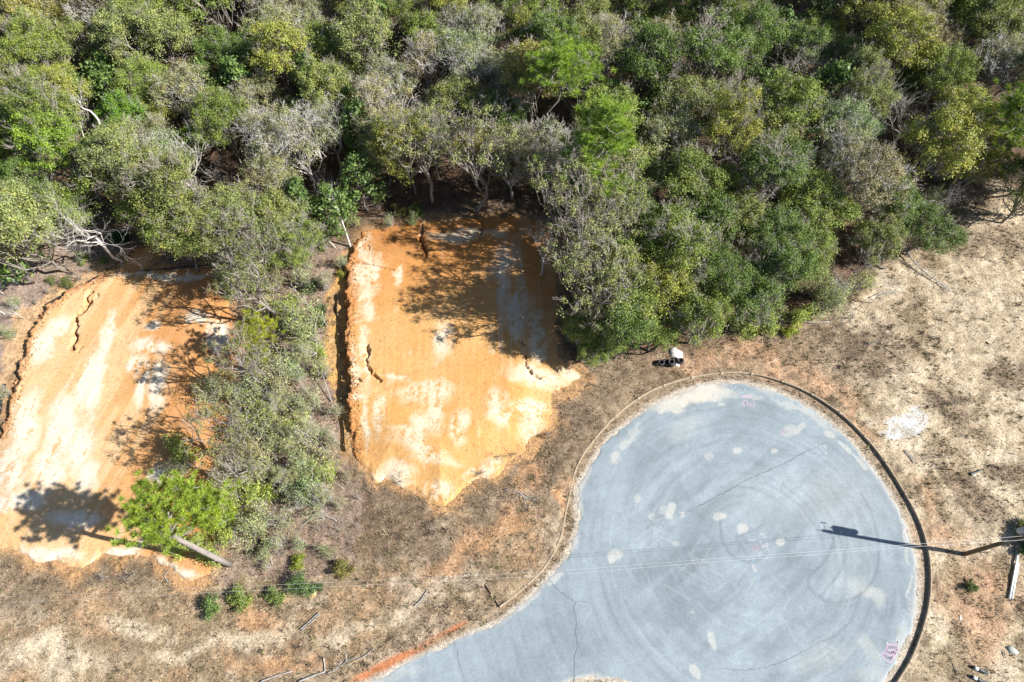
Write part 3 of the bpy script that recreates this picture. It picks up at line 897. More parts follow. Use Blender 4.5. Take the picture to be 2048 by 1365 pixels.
gzf = lambda X, Y: np.where(sdist(X, Y, KERB_REGION) > 0.1, ground_z(X, Y) + KH * (sdist(X, Y, KERB_REGION) < 1.5) * .9 * (1 - sstep(.55, 1.7, sdist(X, Y, KERB_REGION))) * (0.35 + .65 * sstep(960, 1040, PX(X, Y)[0])), 0.0)
tag(tufts("dry_grass", 420000, -48, 62, -2, 60, 0.13, 2, [(0.30, .235, .15), (0.20, .145, .095), (0.38, .30, .20), (0.13, .095, .065), (0.19, .18, .10), (.24, .17, .12)], dens_grass, gzf),
    "dry tan and brown grass tufts spread over the waste ground", "grass", kind="stuff")
tag(tufts("dead_weed", 60000, -48, 62, -2, 60, 0.18, 4, [(0.13, .09, .065), (0.10, .075, .055), (0.16, .12, .08), (.12, .13, .06)], lambda X, Y: (None, dens_grass(X, Y)[1] & (npr.random(len(X)) < .8)), gzf),
    "dark dead weeds dotted over the dry ground", "weeds", kind="stuff")

tag(tufts("grass_tussock", 12000, -48, 62, -2, 60, 0.34, 16, [(0.27, .21, .13), (0.17, .125, .085), (0.13, .095, .07), (.34, .27, .18), (.19, .17, .09)], lambda X, Y: (None, dens_grass(X, Y)[1] & (fbm(X / 3, Y / 3, 44) > .45)), gzf, wf=.4),
    "larger brown tussocks of dead grass standing in the dry ground", "grass", kind="stuff")

def clods(poly, scarp, zf, n, seed, lab):
    P = np.array(poly); r_ = np.random.default_rng(seed)
    X = r_.uniform(P[:, 0].min(), P[:, 0].max(), n); Y = r_.uniform(P[:, 1].min(), P[:, 1].max(), n)
    d = seg_dist(X, Y, scarp); k = inside(X, Y, poly) & ((d < 1.6) | (r_.random(n) < .10 + .25 * (fbm(X / 2, Y / 2, seed) > .56)))
    X = X[k]; Y = Y[k]; n = len(X); z = zf(X, Y); s_ = r_.uniform(.015, .06, n) * (1 + 1.0 * (d[k] < 1.3))
    O = np.array([(1, 0, 0), (0, 1, 0), (-1, 0, 0), (0, -1, 0), (0, 0, .8), (0, 0, -.6)])
    V = np.stack([X, Y, z], 1)[:, None, :] + O[None] * s_[:, None, None] * r_.uniform(.6, 1.4, (n, 6, 1))
    T = np.array([(0, 1, 4), (1, 2, 4), (2, 3, 4), (3, 0, 4), (1, 0, 5), (2, 1, 5), (3, 2, 5), (0, 3, 5)])
    T = (T[None] + np.arange(n)[:, None, None] * 6).reshape(-1, 3)
    C = np.repeat(np.where(r_.random(n)[:, None] < .2, np.array((.20, .13, .08)), np.array((.44, .22, .09))) * r_.uniform(.6, 1.15, (n, 1)), 6, 0)
    tag(ob("clay_clods", mesh_np("clay_clods", V.reshape(-1, 3), None, T, {"col": C}), M_TUFT), lab, "clods", kind="stuff")


clods(PADR, SCR, lambda X, Y: pad_z(X, Y, PADR, SCR, gp(PADR_PX), GULR, 0.95, 80), 22000, 3, "small clay clods and stones on the right clay pad")
clods(PADL, SCL, lambda X, Y: pad_z(X, Y, PADL, SCL, gp(PADL_PX), GULL, 0.6, 90), 22000, 4, "small clay clods and stones on the left clay pad")

# ------------------------------------------------------------------ plant builders
def leaves(mb, C, n, sig, size, out_bias, r, flat=0.7, elong=1.6, outv=None):
    """n leaf faces around every centre in C"""
    C = np.asarray(C); K = len(C) * n
    c = np.repeat(C, n, 0)
    d = r.normal(0, 1, (K, 3)); d /= np.linalg.norm(d, axis=1)[:, None] + 1e-9
    rad = sig * np.abs(r.normal(0, .62, K)) + sig * .22
    p = c + d * rad[:, None] * np.array((1, 1, flat))
    nrm = d * out_bias + np.array((0, 0, .55)) + r.normal(0, .55, (K, 3))
    nrm /= np.linalg.norm(nrm, axis=1)[:, None]
    t = np.cross(nrm, r.normal(0, 1, (K, 3))); t /= np.linalg.norm(t, axis=1)[:, None] + 1e-9
    b = np.cross(nrm, t)
    s = size * r.uniform(.6, 1.35, K)[:, None]
    a1 = p + t * s * elong * .55; a2 = p - t * s * elong * .5; b1 = p + b * s * .5; b2 = p - b * s * .5
    V = np.stack([a1, b1, a2, b2], 1).reshape(-1, 3)
    tint = np.repeat(r.uniform(0, 1, K), 4)
    mb.add(V, np.arange(K * 4).reshape(-1, 4), None, tint)


def needles(mb, C, n, ln, w, r, up=.35):
    C = np.asarray(C); K = len(C) * n
    c = np.repeat(C, n, 0)
    d = r.normal(0, 1, (K, 3)); d[:, 2] = np.abs(d[:, 2]) * .9 + up * r.uniform(-1, 1, K); d /= np.linalg.norm(d, axis=1)[:, None]
    t = np.cross(d, r.normal(0, 1, (K, 3))); t /= np.linalg.norm(t, axis=1)[:, None]
    L_ = ln * r.uniform(.7, 1.15, K)[:, None]
    V = np.stack([c + t * w * .5, c - t * w * .5, c + d * L_ + t * w * .25 - np.array((0, 0, .06))], 1).reshape(-1, 3)
    ct = np.repeat(r.uniform(0, 1, len(C)), n * 3) * .6 + np.repeat(r.uniform(0, .4, K), 3)
    mb.add(V, None, np.arange(K * 3).reshape(-1, 3), ct)


def bez(a, b, r, wob=.12, n=4):
    a = np.array(a, float); b = np.array(b, float)
    Ln = np.linalg.norm(b - a)
    pts = []
    bow = r.normal(0, wob, 3) * Ln
    for k in range(n + 1):
        t = k / n
        pts.append(a + (b - a) * t + bow * sin(pi * t) + (r.normal(0, .03, 3) * Ln if 0 < k < n else 0))
    return pts


def twigfan(mb, p, d, r, n=6, ln=1.1, rad=.016, lvl=1, tint=.9):
    """a spray of pale bare twigs"""
    for _ in range(n):
        v = np.array(d) + r.normal(0, .5, 3); v /= np.linalg.norm(v)
        l = ln * r.uniform(.5, 1.2)
        q = np.array(p) + v * l
        mb.tube(bez(p, q, r, .1, 3), [rad, rad * .8, rad * .6, rad * .35], 3, tint * r.uniform(.7, 1.1), False)
        if lvl > 0: twigfan(mb, q, v, r, 3, ln * .6, rad * .7, lvl - 1, tint)


def make_oak(seed, H=9.5, R=3.0, z0=3.4, lobes=9, per=9, nleaf=95, size=.115, sig=.62, bare=.25, lean=.5, trunk=.15):
    """returns (wood mesh, crown mesh), base at the origin"""
    r = np.random.default_rng(seed)
    wood = MB(); cr = MB()
    top = np.array((r.normal(0, lean), r.normal(0, lean), z0 + .4))
    tp = bez((0, 0, -.1), top, r, .06, 5)
    wood.tube(tp, np.linspace(trunk, trunk * .7, 6), 7, .35)
    cz = (H + z0) / 2
    LC = []
    for k in range(lobes):
        for _ in range(30):
            a = r.uniform(0, 2 * pi); q = sqrt_u = math.sqrt(r.uniform(.02, 1)) * R * .74
            hgt = z0 + .9 + (H - z0 - 1.5) * math.sqrt(max(0, 1 - (q / R) ** 2)) * r.uniform(.62, 1.0)
            p = np.array((q * cos(a) + top[0], q * sin(a) + top[1], hgt))
            if all(np.linalg.norm(p - c) > R * .46 for c in LC): break
        LC.append(p)
    T = []; BT = []
    for c in LC:
        lr = R * r.uniform(.30, .44)
        st = np.array(tp[int(r.integers(3, 6))])
        lim = bez(st, c - np.array((0, 0, lr * .5)), r, .12, 4)
        rr = trunk * r.uniform(.38, .55)
        wood.tube(lim, np.linspace(rr, rr * .45, 5), 5, .5)
        isbare = r.random() < bare
        for j in range(per):
            v = r.normal(0, 1, 3); v[2] = abs(v[2]) * .8 + .05; v /= np.linalg.norm(v)
            e = c + v * lr * r.uniform(.7, 1.05)
            s_ = lim[int(r.integers(2, 5))]
            wood.tube(bez(s_, e, r, .12, 3), [.045, .035, .026, .014], 3, r.uniform(.2, .8), False)
            if isbare and r.random() < .7:
                BT.append((e, v))
            else:
                T.append(e)
            if r.random() < .30: BT.append((e, v))
    for e, v in BT:
        twigfan(wood, e, v * .7 + np.array((0, 0, .4)), r, 4, .62, .017, 1, .95)
    leaves(cr, T, nleaf, sig, size, .8, r, .6)
    # a loose skirt of foliage below
    low = [c + r.normal(0, .5, 3) - np.array((0, 0, R * .3)) for c in LC[::2] for _ in range(3)]
    leaves(cr, low, nleaf // 3, sig * 1.3, size * 1.2, .6, r, .8)
    return wood.mesh("oak_wood", True), cr.mesh("oak_crown")


def make_broad(seed, H=8.5, R=2.5, z0=1.5):
    r = np.random.default_rng(seed); wood = MB(); cr = MB()
    tp = bez((0, 0, -.1), (r.normal(0, .3), r.normal(0, .3), H * .85), r, .03, 6)
    wood.tube(tp, np.linspace(.13, .04, 7), 6, .4)
    T = []
    for k in range(60):
        h = r.uniform(z0, H); q = R * math.sqrt(max(.03, 1 - ((h - z0) / (H - z0)) ** 1.6)) * r.uniform(.5, 1)
        a = r.uniform(0, 2 * pi); e = np.array((q * cos(a), q * sin(a), h))
        s_ = tp[min(6, int(h / H * 6))]
        wood.tube(bez(s_, e, r, .1, 3), [.04, .03, .02, .012], 3, .5, False)
        T.append(e)
    leaves(cr, T, 46, .6, .20, .7, r, .8, 1.5)
    return wood.mesh("broadleaf_wood", True), cr.mesh("broadleaf_crown")


def make_pine(seed, H=13, R=3.2, z0=9.5, layers=None, tufts_=110, trunk=.17, path=None, ln=.42, ntri=46, cone=False):
    r = np.random.default_rng(seed); wood = MB(); cr = MB()
    if path is None: path = bez((0, 0, -.1), (r.normal(0, .3), r.normal(0, .3), H - .4), r, .02, 8)
    path = [np.array(p, float) for p in path]
    wood.tube(path, np.linspace(trunk, trunk * .22, len(path)), 8, .5)
    pz = np.array([p[2] for p in path])
    T = []
    nl = max(8, tufts_ // 8)
    for k in range(nl):
        h = z0 + (H - z0) * (k / nl) ** .9
        st = np.array([np.interp(h - .4, pz, [p[i] for p in path]) for i in range(3)])
        a = k * 2.4 + r.normal(0, .3)
        t = (h - z0) / (H - z0)
        reach = R * ((1.0 - t) * .85 + .25 if cone else math.sqrt(max(.08, 1 - abs(t * 1.5 - .5) ** 2.2))) * r.uniform(.7, 1.05)
        e = st + np.array((cos(a) * reach, sin(a) * reach, r.uniform(.1, .9)))
        lim = bez(st, e, r, .09, 4)
        wood.tube(lim, [.055, .045, .035, .025, .015], 4, .8, False)
        for j in range(8):
            t2 = r.uniform(.4, 1.05); base = lim[min(4, int(t2 * 4))]
            q = base + r.normal(0, 1, 3) * np.array((.55, .55, .3)) * (reach / 3.0 + .3) + np.array((0, 0, .25))
            wood.tube([base, (base + q) / 2 + np.array((0, 0, -.05)), q], [.022, .016, .01], 3, .8, False)
            T.append(q)
    needles(cr, T, ntri, ln, .045, r)
    return wood.mesh("pine_wood", True), cr.mesh("pine_crown")


def grow(mb, p, d, L_, rad, lvl, r, tint, spread=.45, nch=(3, 5), upb=.12, thin=.62):
    q = np.array(p) + np.array(d) * L_
    n = 5 if lvl > 2 else 3
    pts = bez(p, q, r, .09, 4)
    mb.tube(pts, np.linspace(rad, rad * thin, 5), n + (2 if lvl > 3 else 0), tint * r.uniform(.8, 1.1), False)
    if lvl <= 0: return
    for k in range(int(r.integers(*nch)) + 1):
        v = np.array(d) + r.normal(0, spread, 3) + np.array((0, 0, upb)); v /= np.linalg.norm(v)
        st = pts[4] if k < 2 else pts[int(r.integers(1, 4))]
        grow(mb, st, v, L_ * r.uniform(.55, .82), rad * thin * r.uniform(.6, .95), lvl - 1, r, tint, spread, nch, upb, thin)


def make_bare(seed, H=9, rad=.13, spread=.5, lvl=4, tint=.9, L0=.42, d0=(0, 0, 1), minr=.0):
    r = np.random.default_rng(seed); w = MB()
    d = np.array(d0, float); d /= np.linalg.norm(d)
    pts = bez((0, 0, -.1), d * H * L0, r, .05, 5)
    w.tube(pts, np.linspace(rad, rad * .75, 6), 7, tint)
    for k in range(4):
        v = d + r.normal(0, spread, 3); v /= np.linalg.norm(v)
        grow(w, pts[5] if k < 2 else pts[3 + k % 2], v, H * .27, rad * .5, lvl, r, tint, spread, (2, 4))
    return w.mesh("bare_wood", True)


def make_sapling(seed, H=3.2, R=1.1, n=26, nleaf=16, size=.10, sig=.4, grey=.6):
    r = np.random.default_rng(seed); w = MB(); c = MB(); T = []
    dirs = r.uniform(0, 2 * pi, 5)
    for k in range(n):
        a = dirs[k % 5] + r.normal(0, .45); q = R * math.sqrt(r.uniform(0.02, 1)) * (.7 + .5 * (k % 5) / 4)
        e = np.array((q * cos(a), q * sin(a), H * r.uniform(.45, 1) * (1 - .35 * (q / R) ** 2)))
        s = np.array((e[0] * .15, e[1] * .15, 0))
        w.tube(bez(s, e, r, .10, 4), [.03, .026, .022, .016, .010], 3, grey * r.uniform(.6, 1.3), False)
        if r.random() < .5: twigfan(w, e, (e[0] * .3, e[1] * .3, .6), r, 3, .45, .012, 0, grey)
        T.append(e); T.append(s + (e - s) * r.uniform(.5, .9))
    leaves(c, T, nleaf, sig, size, .6, r, .8)
    return w.mesh("sapling_wood", True), c.mesh("sapling_crown")


def make_grassbush(seed, R=.9, H=1.3, n=260, w=.03):
    r = np.random.default_rng(seed); c = MB()
    a = r.uniform(0, 2 * pi, n); t = r.uniform(.1, 1.2, n); L_ = H * r.uniform(.6, 1.15, n)
    p = np.stack([r.normal(0, .18, n) * R, r.normal(0, .18, n) * R, np.zeros(n)], 1)
    d = np.stack([np.cos(a) * np.sin(t) * R / H, np.sin(a) * np.sin(t) * R / H, np.cos(t)], 1)
    s = np.stack([-np.sin(a), np.cos(a), np.zeros(n)], 1) * w
    m1 = p + d * L_[:, None] * .6 + np.array((0, 0, .12)); e = p + d * L_[:, None] - np.array((0, 0, .1))
    V = np.stack([p - s, p + s, m1 + s, m1 - s, e], 1).reshape(-1, 3)
    b = np.arange(n) * 5
    c.add(V, np.stack([b, b + 1, b + 2, b + 3], 1), np.stack([b + 3, b + 2, b + 4], 1), np.repeat(r.uniform(0, 1, n), 5))
    return c.mesh("palm_fronds")


# prototypes: every variant once, copies share their meshes
OAK = [make_oak(100 + k, H=h, R=R_, z0=z0, lobes=lb, per=pr_, nleaf=nl, size=sz, sig=sg, bare=ba)
       for k, (h, R_, z0, lb, pr_, nl, sz, sg, ba) in enumerate([
           (9.8, 3.3, 3.2, 13, 9, 190, .082, .60, .15), (9.2, 3.0, 3.0, 12, 9, 190, .08, .58, .22), (10.6, 3.5, 3.6, 16, 9, 170, .082, .60, .2), (9.6, 2.8, 3.0, 11, 10, 180, .078, .56, .28),
           (8.8, 3.3, 2.6, 14, 8, 190, .082, .62, .15), (10.6, 3.1, 3.6, 12, 10, 170, .08, .6, .35), (8.2, 2.6, 2.0, 11, 9, 180, .08, .55, .2)])]
GREY = [make_oak(200 + k, H=h, R=R_, z0=z0, lobes=lb, per=pr_, nleaf=nl, size=sz, sig=sg, bare=ba)
        for k, (h, R_, z0, lb, pr_, nl, sz, sg, ba) in enumerate([
            (9.8, 3.2, 3.2, 12, 10, 100, .075, .58, .5), (10.6, 3.1, 3.6, 12, 10, 84, .075, .58, .62), (9.2, 3.3, 3.0, 13, 9, 110, .075, .6, .45)])]
OPEN = [make_oak(250 + k, H=h, R=3.6, z0=5.6, lobes=10, per=8, nleaf=44, size=.095, sig=.40, bare=.25, lean=.8, trunk=.19) for k, h in enumerate((13.4, 12.4))]
BROAD = [make_broad(300 + k, h, R_) for k, (h, R_) in enumerate([(8.0, 2.4), (9.2, 2.2), (7.0, 2.7)])]
PINE = [make_pine(400, 13.5, 3.4, 10.2, tufts_=330, ln=.5, ntri=64), make_pine(401, 12.0, 3.0, 6.0, tufts_=300, cone=True, ln=.46, ntri=56), make_pine(402, 7.0, 2.3, 3.0, tufts_=220, ln=.4, ntri=50, cone=False, trunk=.12)]
BARE = [make_bare(500, 9.5, .12), make_bare(501, 8.5, .10, .55), make_bare(502, 7.0, .08, .6, 4)]
SAP = [make_sapling(600 + k, *a) for k, a in enumerate([(3.6, 1.4, 40, 18, .065, .42, 1.2), (3.0, 1.2, 44, 8, .065, .36, 1.5), (4.4, 1.5, 40, 24, .068, .46, 1.1), (2.2, 1.3, 28, 44, .068, .40, .8)])]
SHRUB = [make_sapling(640 + k, *a) for k, a in enumerate([(1.5, 1.1, 24, 80, .07, .36, .6), (1.1, .95, 18, 80, .07, .33, .6), (1.8, 1.3, 26, 80, .07, .40, .6)])]
BRUSH = [make_bare(660 + k, h, .04, .8, 3, .55, .15) for k, h in enumerate((1.8, 1.4))]
FROND = make_grassbush(680)

TREES = []      # (root, kind word, look, plan px, py of the crown, in_view)
protos = {}


def plant(name, meshes, X, Y, color, rz, sc, mats, partnames, z=None):
    """one plant: an empty at its foot with its own wood and crown; later ones are copies that share mesh data"""
    zz = float(ground_z(np.array([X]), np.array([Y]))[0]) if z is None else z
    key = (name, meshes[0].name if meshes[0] else meshes[1].name)
    if key not in protos:
        root = ob(name, None)
        parts = [ob(pn, me, mt, root) for me, mt, pn in zip(meshes, mats, partnames) if me]
        protos[key] = (root, parts)
    else:
        r0, p0 = protos[key]
        root = r0.copy(); COL.objects.link(root)
        parts = []
        for p in p0:
            q = p.copy(); COL.objects.link(q); q.parent = root; parts.append(q)
    root.location = (X, Y, zz); root.rotation_euler = (0, 0, rz); root.scale = (sc[0], sc[0], sc[1]) if hasattr(sc, '__len__') else (sc,) * 3
    for p in parts: p.color = (*color, 1)
    return root


PAL_OAK = [("yellow-olive oak", (0.25, .28, .06)), ("olive green oak", (.185, .25, .055)), ("mid green oak", (.115, .18, .042)), ("grey-green oak", (.225, .27, .095)), ("rusty olive oak", (.27, .265, .075)), ("dull olive oak", (.20, .24, .07))]
OAK_P = ("trunk", "crown")


def add_tree(kind, px, py, h=None, var=None, sc=1.0, col=None, look=None, base=None, rz=None):
    """px,py: where its crown (height h) stands in the site grid; base=True means px,py is its foot"""
    r = rnd
    if base: X, Y = G(px, py)
    else: X, Y = G(px, py, h if h is not None else 7.0)
    rz = r.uniform(0, 2 * pi) if rz is None else rz
    if kind == 'oak':
        lk, c = PAL_OAK[r.randrange(6)] if col is None else (look, col)
        ms = OAK[r.randrange(len(OAK)) if var is None else var]
        o = plant("oak_tree", ms, X, Y, c, rz, (sc * r.uniform(.92, 1.1), sc * r.uniform(.82, 1.25)), (M_BARK, M_LEAF), OAK_P); cat = "oak tree"
    elif kind == 'open':
        lk, c = look or "tall open-limbed oak", col or (.20, .23, .085)
        o = plant("oak_tree", OPEN[var or 0], X, Y, c, rz, sc, (M_BARK, M_LEAF), OAK_P); cat = "oak tree"
    elif kind == 'grey':
        lk, c = look or "grey-twigged oak", col or (.25 * r.uniform(.85, 1.1), .27 * r.uniform(.85, 1.1), .13)
        o = plant("oak_tree", GREY[r.randrange(3) if var is None else var], X, Y, c, rz, sc * r.uniform(.9, 1.1), (M_DEAD, M_LEAF), OAK_P); cat = "oak tree"
    elif kind == 'broad':
        lk, c = look or "dark glossy broadleaf tree", col or (.105, .175, .045)
        o = plant("broadleaf_tree", BROAD[r.randrange(3) if var is None else var], X, Y, c, rz, sc * r.uniform(.9, 1.1), (M_BARK, M_GLOSS), OAK_P); cat = "broadleaf tree"
    elif kind == 'pine':
        lk, c = look or "bright green pine", col or (.22, .34, .05)
        o = plant("pine_tree", PINE[var or 0], X, Y, c, rz, sc, (M_PINEBARK, M_NEEDLE), OAK_P); cat = "pine tree"
    elif kind == 'bare':
        lk, c = look or "leafless grey tree", (.4, .4, .4)
        o = plant("bare_tree", (BARE[r.randrange(3) if var is None else var],), X, Y, c, rz, sc, (M_DEAD,), ("trunk",)); cat = "bare tree"
    elif kind == 'sapling':
        lk, c = look or "thin grey-green sapling", col or (.29 * r.uniform(.85, 1.12), .32 * r.uniform(.85, 1.12), .15)
        o = plant("sapling", SAP[r.randrange(4) if var is None else var], X, Y, c, rz, sc * r.uniform(.85, 1.15), (M_BARK, M_LEAF), ("stems", "crown")); cat = "sapling"
    elif kind == 'shrub':
        lk, c = look or "small green shrub", col or (.13, .18, .04)
        o = plant("shrub", SHRUB[r.randrange(3) if var is None else var], X, Y, c, rz, sc, (M_BARK, M_LEAF), ("stems", "foliage")); cat = "shrub"
    elif kind == 'brush':
        lk, c = look or "leafless brown brush", (.4, .4, .4)
        o = plant("brush", (BRUSH[r.randrange(2)],), X, Y, c, rz, sc, (M_BARK,), ("twigs",)); cat = "brush"
    elif kind == 'frond':
        lk, c = look or "green saw palmetto", col or (.10, .17, .05)
        o = plant("palmetto", (None, FROND), X, Y, c, rz, sc, (None, M_LEAF), ("x", "fronds")); cat = "palmetto"
    cx, cy = (PX(X, Y, (h if h is not None else 7.0) if not base else (h or 1.0)))
    o["category"] = cat
    TREES.append([o, lk, float(cx), float(cy)])
    return o


# ------------------------------------------------------------------ the wood: singular trees first
BRIGHT = (.16, .27, .03)
LIME = (.27, .33, .035)
taken = []


def key_tree(kind, px, py, **k):
    o = add_tree(kind, px, py, **k)
    taken.append((o.location.x, o.location.y, 9.0 if kind == 'pine' else 2.3))
    return o


key_tree('pine', 1112, 134, h=13.8, var=0, sc=1.12, look="bright round-topped pine", rz=2.0)
key_tree('pine', 1215, 300, h=12.5, var=1, sc=1.45, look="bright open-layered pine", rz=.5)
key_tree('pine', 1145, 395, h=6, var=1, sc=.66, look="small dark-needled pine", col=(.08, .19, .04))
key_tree('pine', 2025, 235, h=11, var=0, sc=1.0, look="lime-green pine", col=(.20, .30, .05))
key_tree('pine', 2005, 285, h=7, var=2, sc=1.1, look="low lime-green pine", col=(.24, .31, .05))
key_tree('oak', 128, 315, h=7, var=0, col=(.20, .31, .04), look="lime-green leafy tree")
key_tree('oak', 355, 240, h=7.5, var=3, sc=.75, col=(.23, .33, .03), look="small lime-green tree")
key_tree('oak', 245, 240, h=6, var=1, sc=.9, col=(.13, .25, .03), look="bright green leafy tree")
key_tree('oak', 280, 50, h=7, var=5, col=(.20, .27, .05), look="light green leafy tree")
key_tree('oak', 60, 130, h=7, var=2, col=(.19, .25, .05), look="light green leafy tree")
key_tree('bare', 245, 532, base=True, var=0, sc=1.3, h=8, look="tall leafless tree", rz=.3)
for p in ((1590, 90), (1640, 110), (1560, 150), (1900, 190), (2010, 110), (1265, 20), (1120, 8), (500, 40), (420, 300), (470, 320), (440, 355), (640, 330), (865, 260), (1215, 95), (1090, 470), (205, 280)):
    key_tree('bare', p[0], p[1], h=7.5, sc=.75 if p != (1590, 90) else .9, look="leafless grey tree")
for p in ((200, 130), (220, 180), (150, 170), (480, 180), (710, 210), (720, 260), (745, 40), (1330, 130), (1350, 160), (1510, 180), (1620, 220), (1650, 190), (1400, 370), (1420, 400), (600, 400), (1385, 20), (620, 170), (40, 420), (1830, 150), (1290, 230), (1780, 40), (660, 400)):
    key_tree('broad', p[0], p[1], h=6)
for p, v in (((952, 428), 0), ((866, 408), 1), ((1125, 500), 0), ((1160, 560), 1), ((1150, 620), 0), ((1165, 670), 1)):
    key_tree('open', p[0], p[1], base=True, var=v, h=8, sc=1.08, look="tall open oak")

for p, v, ci in (((1245, 620), 0, 1), ((1310, 595), 2, 0), ((1380, 585), 4, 1), ((1430, 590), 0, 2), ((1290, 575), 2, 0), ((1215, 560), 1, 1), ((1350, 550), 5, 1), ((1245, 672), 6, 2),
                 ((1400, 640), 6, 1), ((1315, 655), 6, 1), ((1490, 600), 6, 2), ((1235, 470), 2, 2), ((1560, 560), 6, 2), ((1600, 540), 6, 5), ((320, 440), 0, 1), ((400, 480), 4, 5), ((470, 470), 0, 3), ((360, 490), 6, 1), ((820, 330), 0, 0)):
    key_tree('oak', p[0], p[1], h=5, var=v, sc=1.0, col=PAL_OAK[ci][1], look=PAL_OAK[ci][0])
for p, v, q in (((1205, 470), 0, .9), ((1210, 545), 1, .95), ((1205, 640), 0, .85), ((1190, 700), 1, .7)):
    key_tree('open', p[0], p[1], base=True, h=8, var=v, sc=q, look="thin-crowned olive oak")
for p, q in (((1165, 672), .62), ((1185, 700), .6), ((1150, 640), .5), ((1225, 690), .62)):
    key_tree('oak', p[0], p[1], h=3.5, var=6, sc=q, col=PAL_OAK[1][1], look="low bushy olive oak")
for p in ((2085, 320), (2120, 360), (2080, 375)):
    key_tree('oak', p[0], p[1], h=6, col=PAL_OAK[2][1], look=PAL_OAK[2][0])
# fill the canopy
GREYZ = [(940, 110), (730, 200), (690, 60), (1240, 60), (1310, 60), (800, 150), (1600, 330), (1700, 300), (1000, 80), (420, 330), (560, 290), (300, 30), (180, 60), (60, 220), (1150, 230), (860, 270), (960, 320), (560, 60), (1740, 340), (630, 300), (380, 190), (1430, 170), (1900, 60), (1780, 460), (1300, 620)]
CAN = [(-260, -260), (-260, 520), (50, 505), (80, 440), (120, 410), (225, 400), (285, 470), (320, 492), (455, 500), (560, 470), (640, 430), (700, 350), (850, 345), (960, 370), (985, 330), (1075, 340),
       (1110, 430), (1120, 520), (1150, 600), (1185, 650), (1290, 640), (1370, 620), (1430, 590), (1480, 550), (1570, 590), (1620, 590), (1690, 535), (1740, 480), (1830, 490), (1890, 425), (1800, 360),
       (1900, 300), (1990, 310), (2060, 330), (2330, 330), (2330, -260)]
CANG = [G(x, y, 7.0) for x, y in CAN]
P_ = np.array(CANG)
tries = 0; cnt = 0
cand = []
rr2 = np.random.default_rng(21)
for _ in range(14000):
    X = rr2.uniform(-82, 84); Y = rr2.uniform(30, 96)
    if not inside(np.array([X]), np.array([Y]), CANG)[0]: continue
    px, py = PX(X, Y, 7.0)
    if px < -90 or px > 2240 or py < -110: continue
    dmin = 3.5 + .55 * rr2.random()
    if any((X - a) ** 2 + (Y - b) ** 2 < dmin ** 2 * (.62 if c == 2.3 else 1.1 if c == 9.0 else 1) for a, b, c in taken): continue
    if inside(np.array([px]), np.array([py]), [(95, 345), (215, 360), (300, 390), (300, 520), (120, 520)])[0] or inside(np.array([px]), np.array([py]), [(960, 315), (1090, 325), (1090, 440), (960, 440)])[0]: continue
    bx, by = PX(X, Y)
    if px < 1235 and px > 1060 and py > 420: continue
    if inside(np.array([X]), np.array([Y]), PADR)[0] or inside(np.array([X]), np.array([Y]), PADL)[0]: continue
    if py < -70 and rr2.random() < .3: continue
    taken.append((X, Y, 2.0))
    dg = min(math.hypot((px - a) / 1.2, py - b) for a, b in GREYZ)
    u = rr2.random()
    if dg < 55 and u < .7: k = 'grey'
    elif u < .09: k = 'grey'
    elif u < .17: k = 'broad'
    elif u < .195: k = 'bare'
    else: k = 'oak'
    if k == 'oak':
        w = rr2.random()
        if px > 1200: ci = 1 if w < .38 else 0 if w < .50 else 2 if w < .72 else 5 if w < .88 else 3
        elif px < 700: ci = 3 if w < .3 else 1 if w < .55 else 0 if w < .63 else 4 if w < .73 else 2 if w < .88 else 5
        else: ci = 5 if w < .3 else 3 if w < .55 else 2 if w < .75 else 1 if w < .88 else 0 if w < .94 else 4
        lk, c = PAL_OAK[ci]
        j = rr2.uniform(.85, 1.18)
        o = add_tree('oak', px, py, h=7.0, col=tuple(q * j for q in c), look=lk, sc=float(rr2.uniform(.80, 1.2)))
    else:
        o = add_tree(k, px, py, h=7.0, sc=float(rr2.uniform(.9, 1.08)))
    cnt += 1
print("canopy trees", cnt, len(TREES))

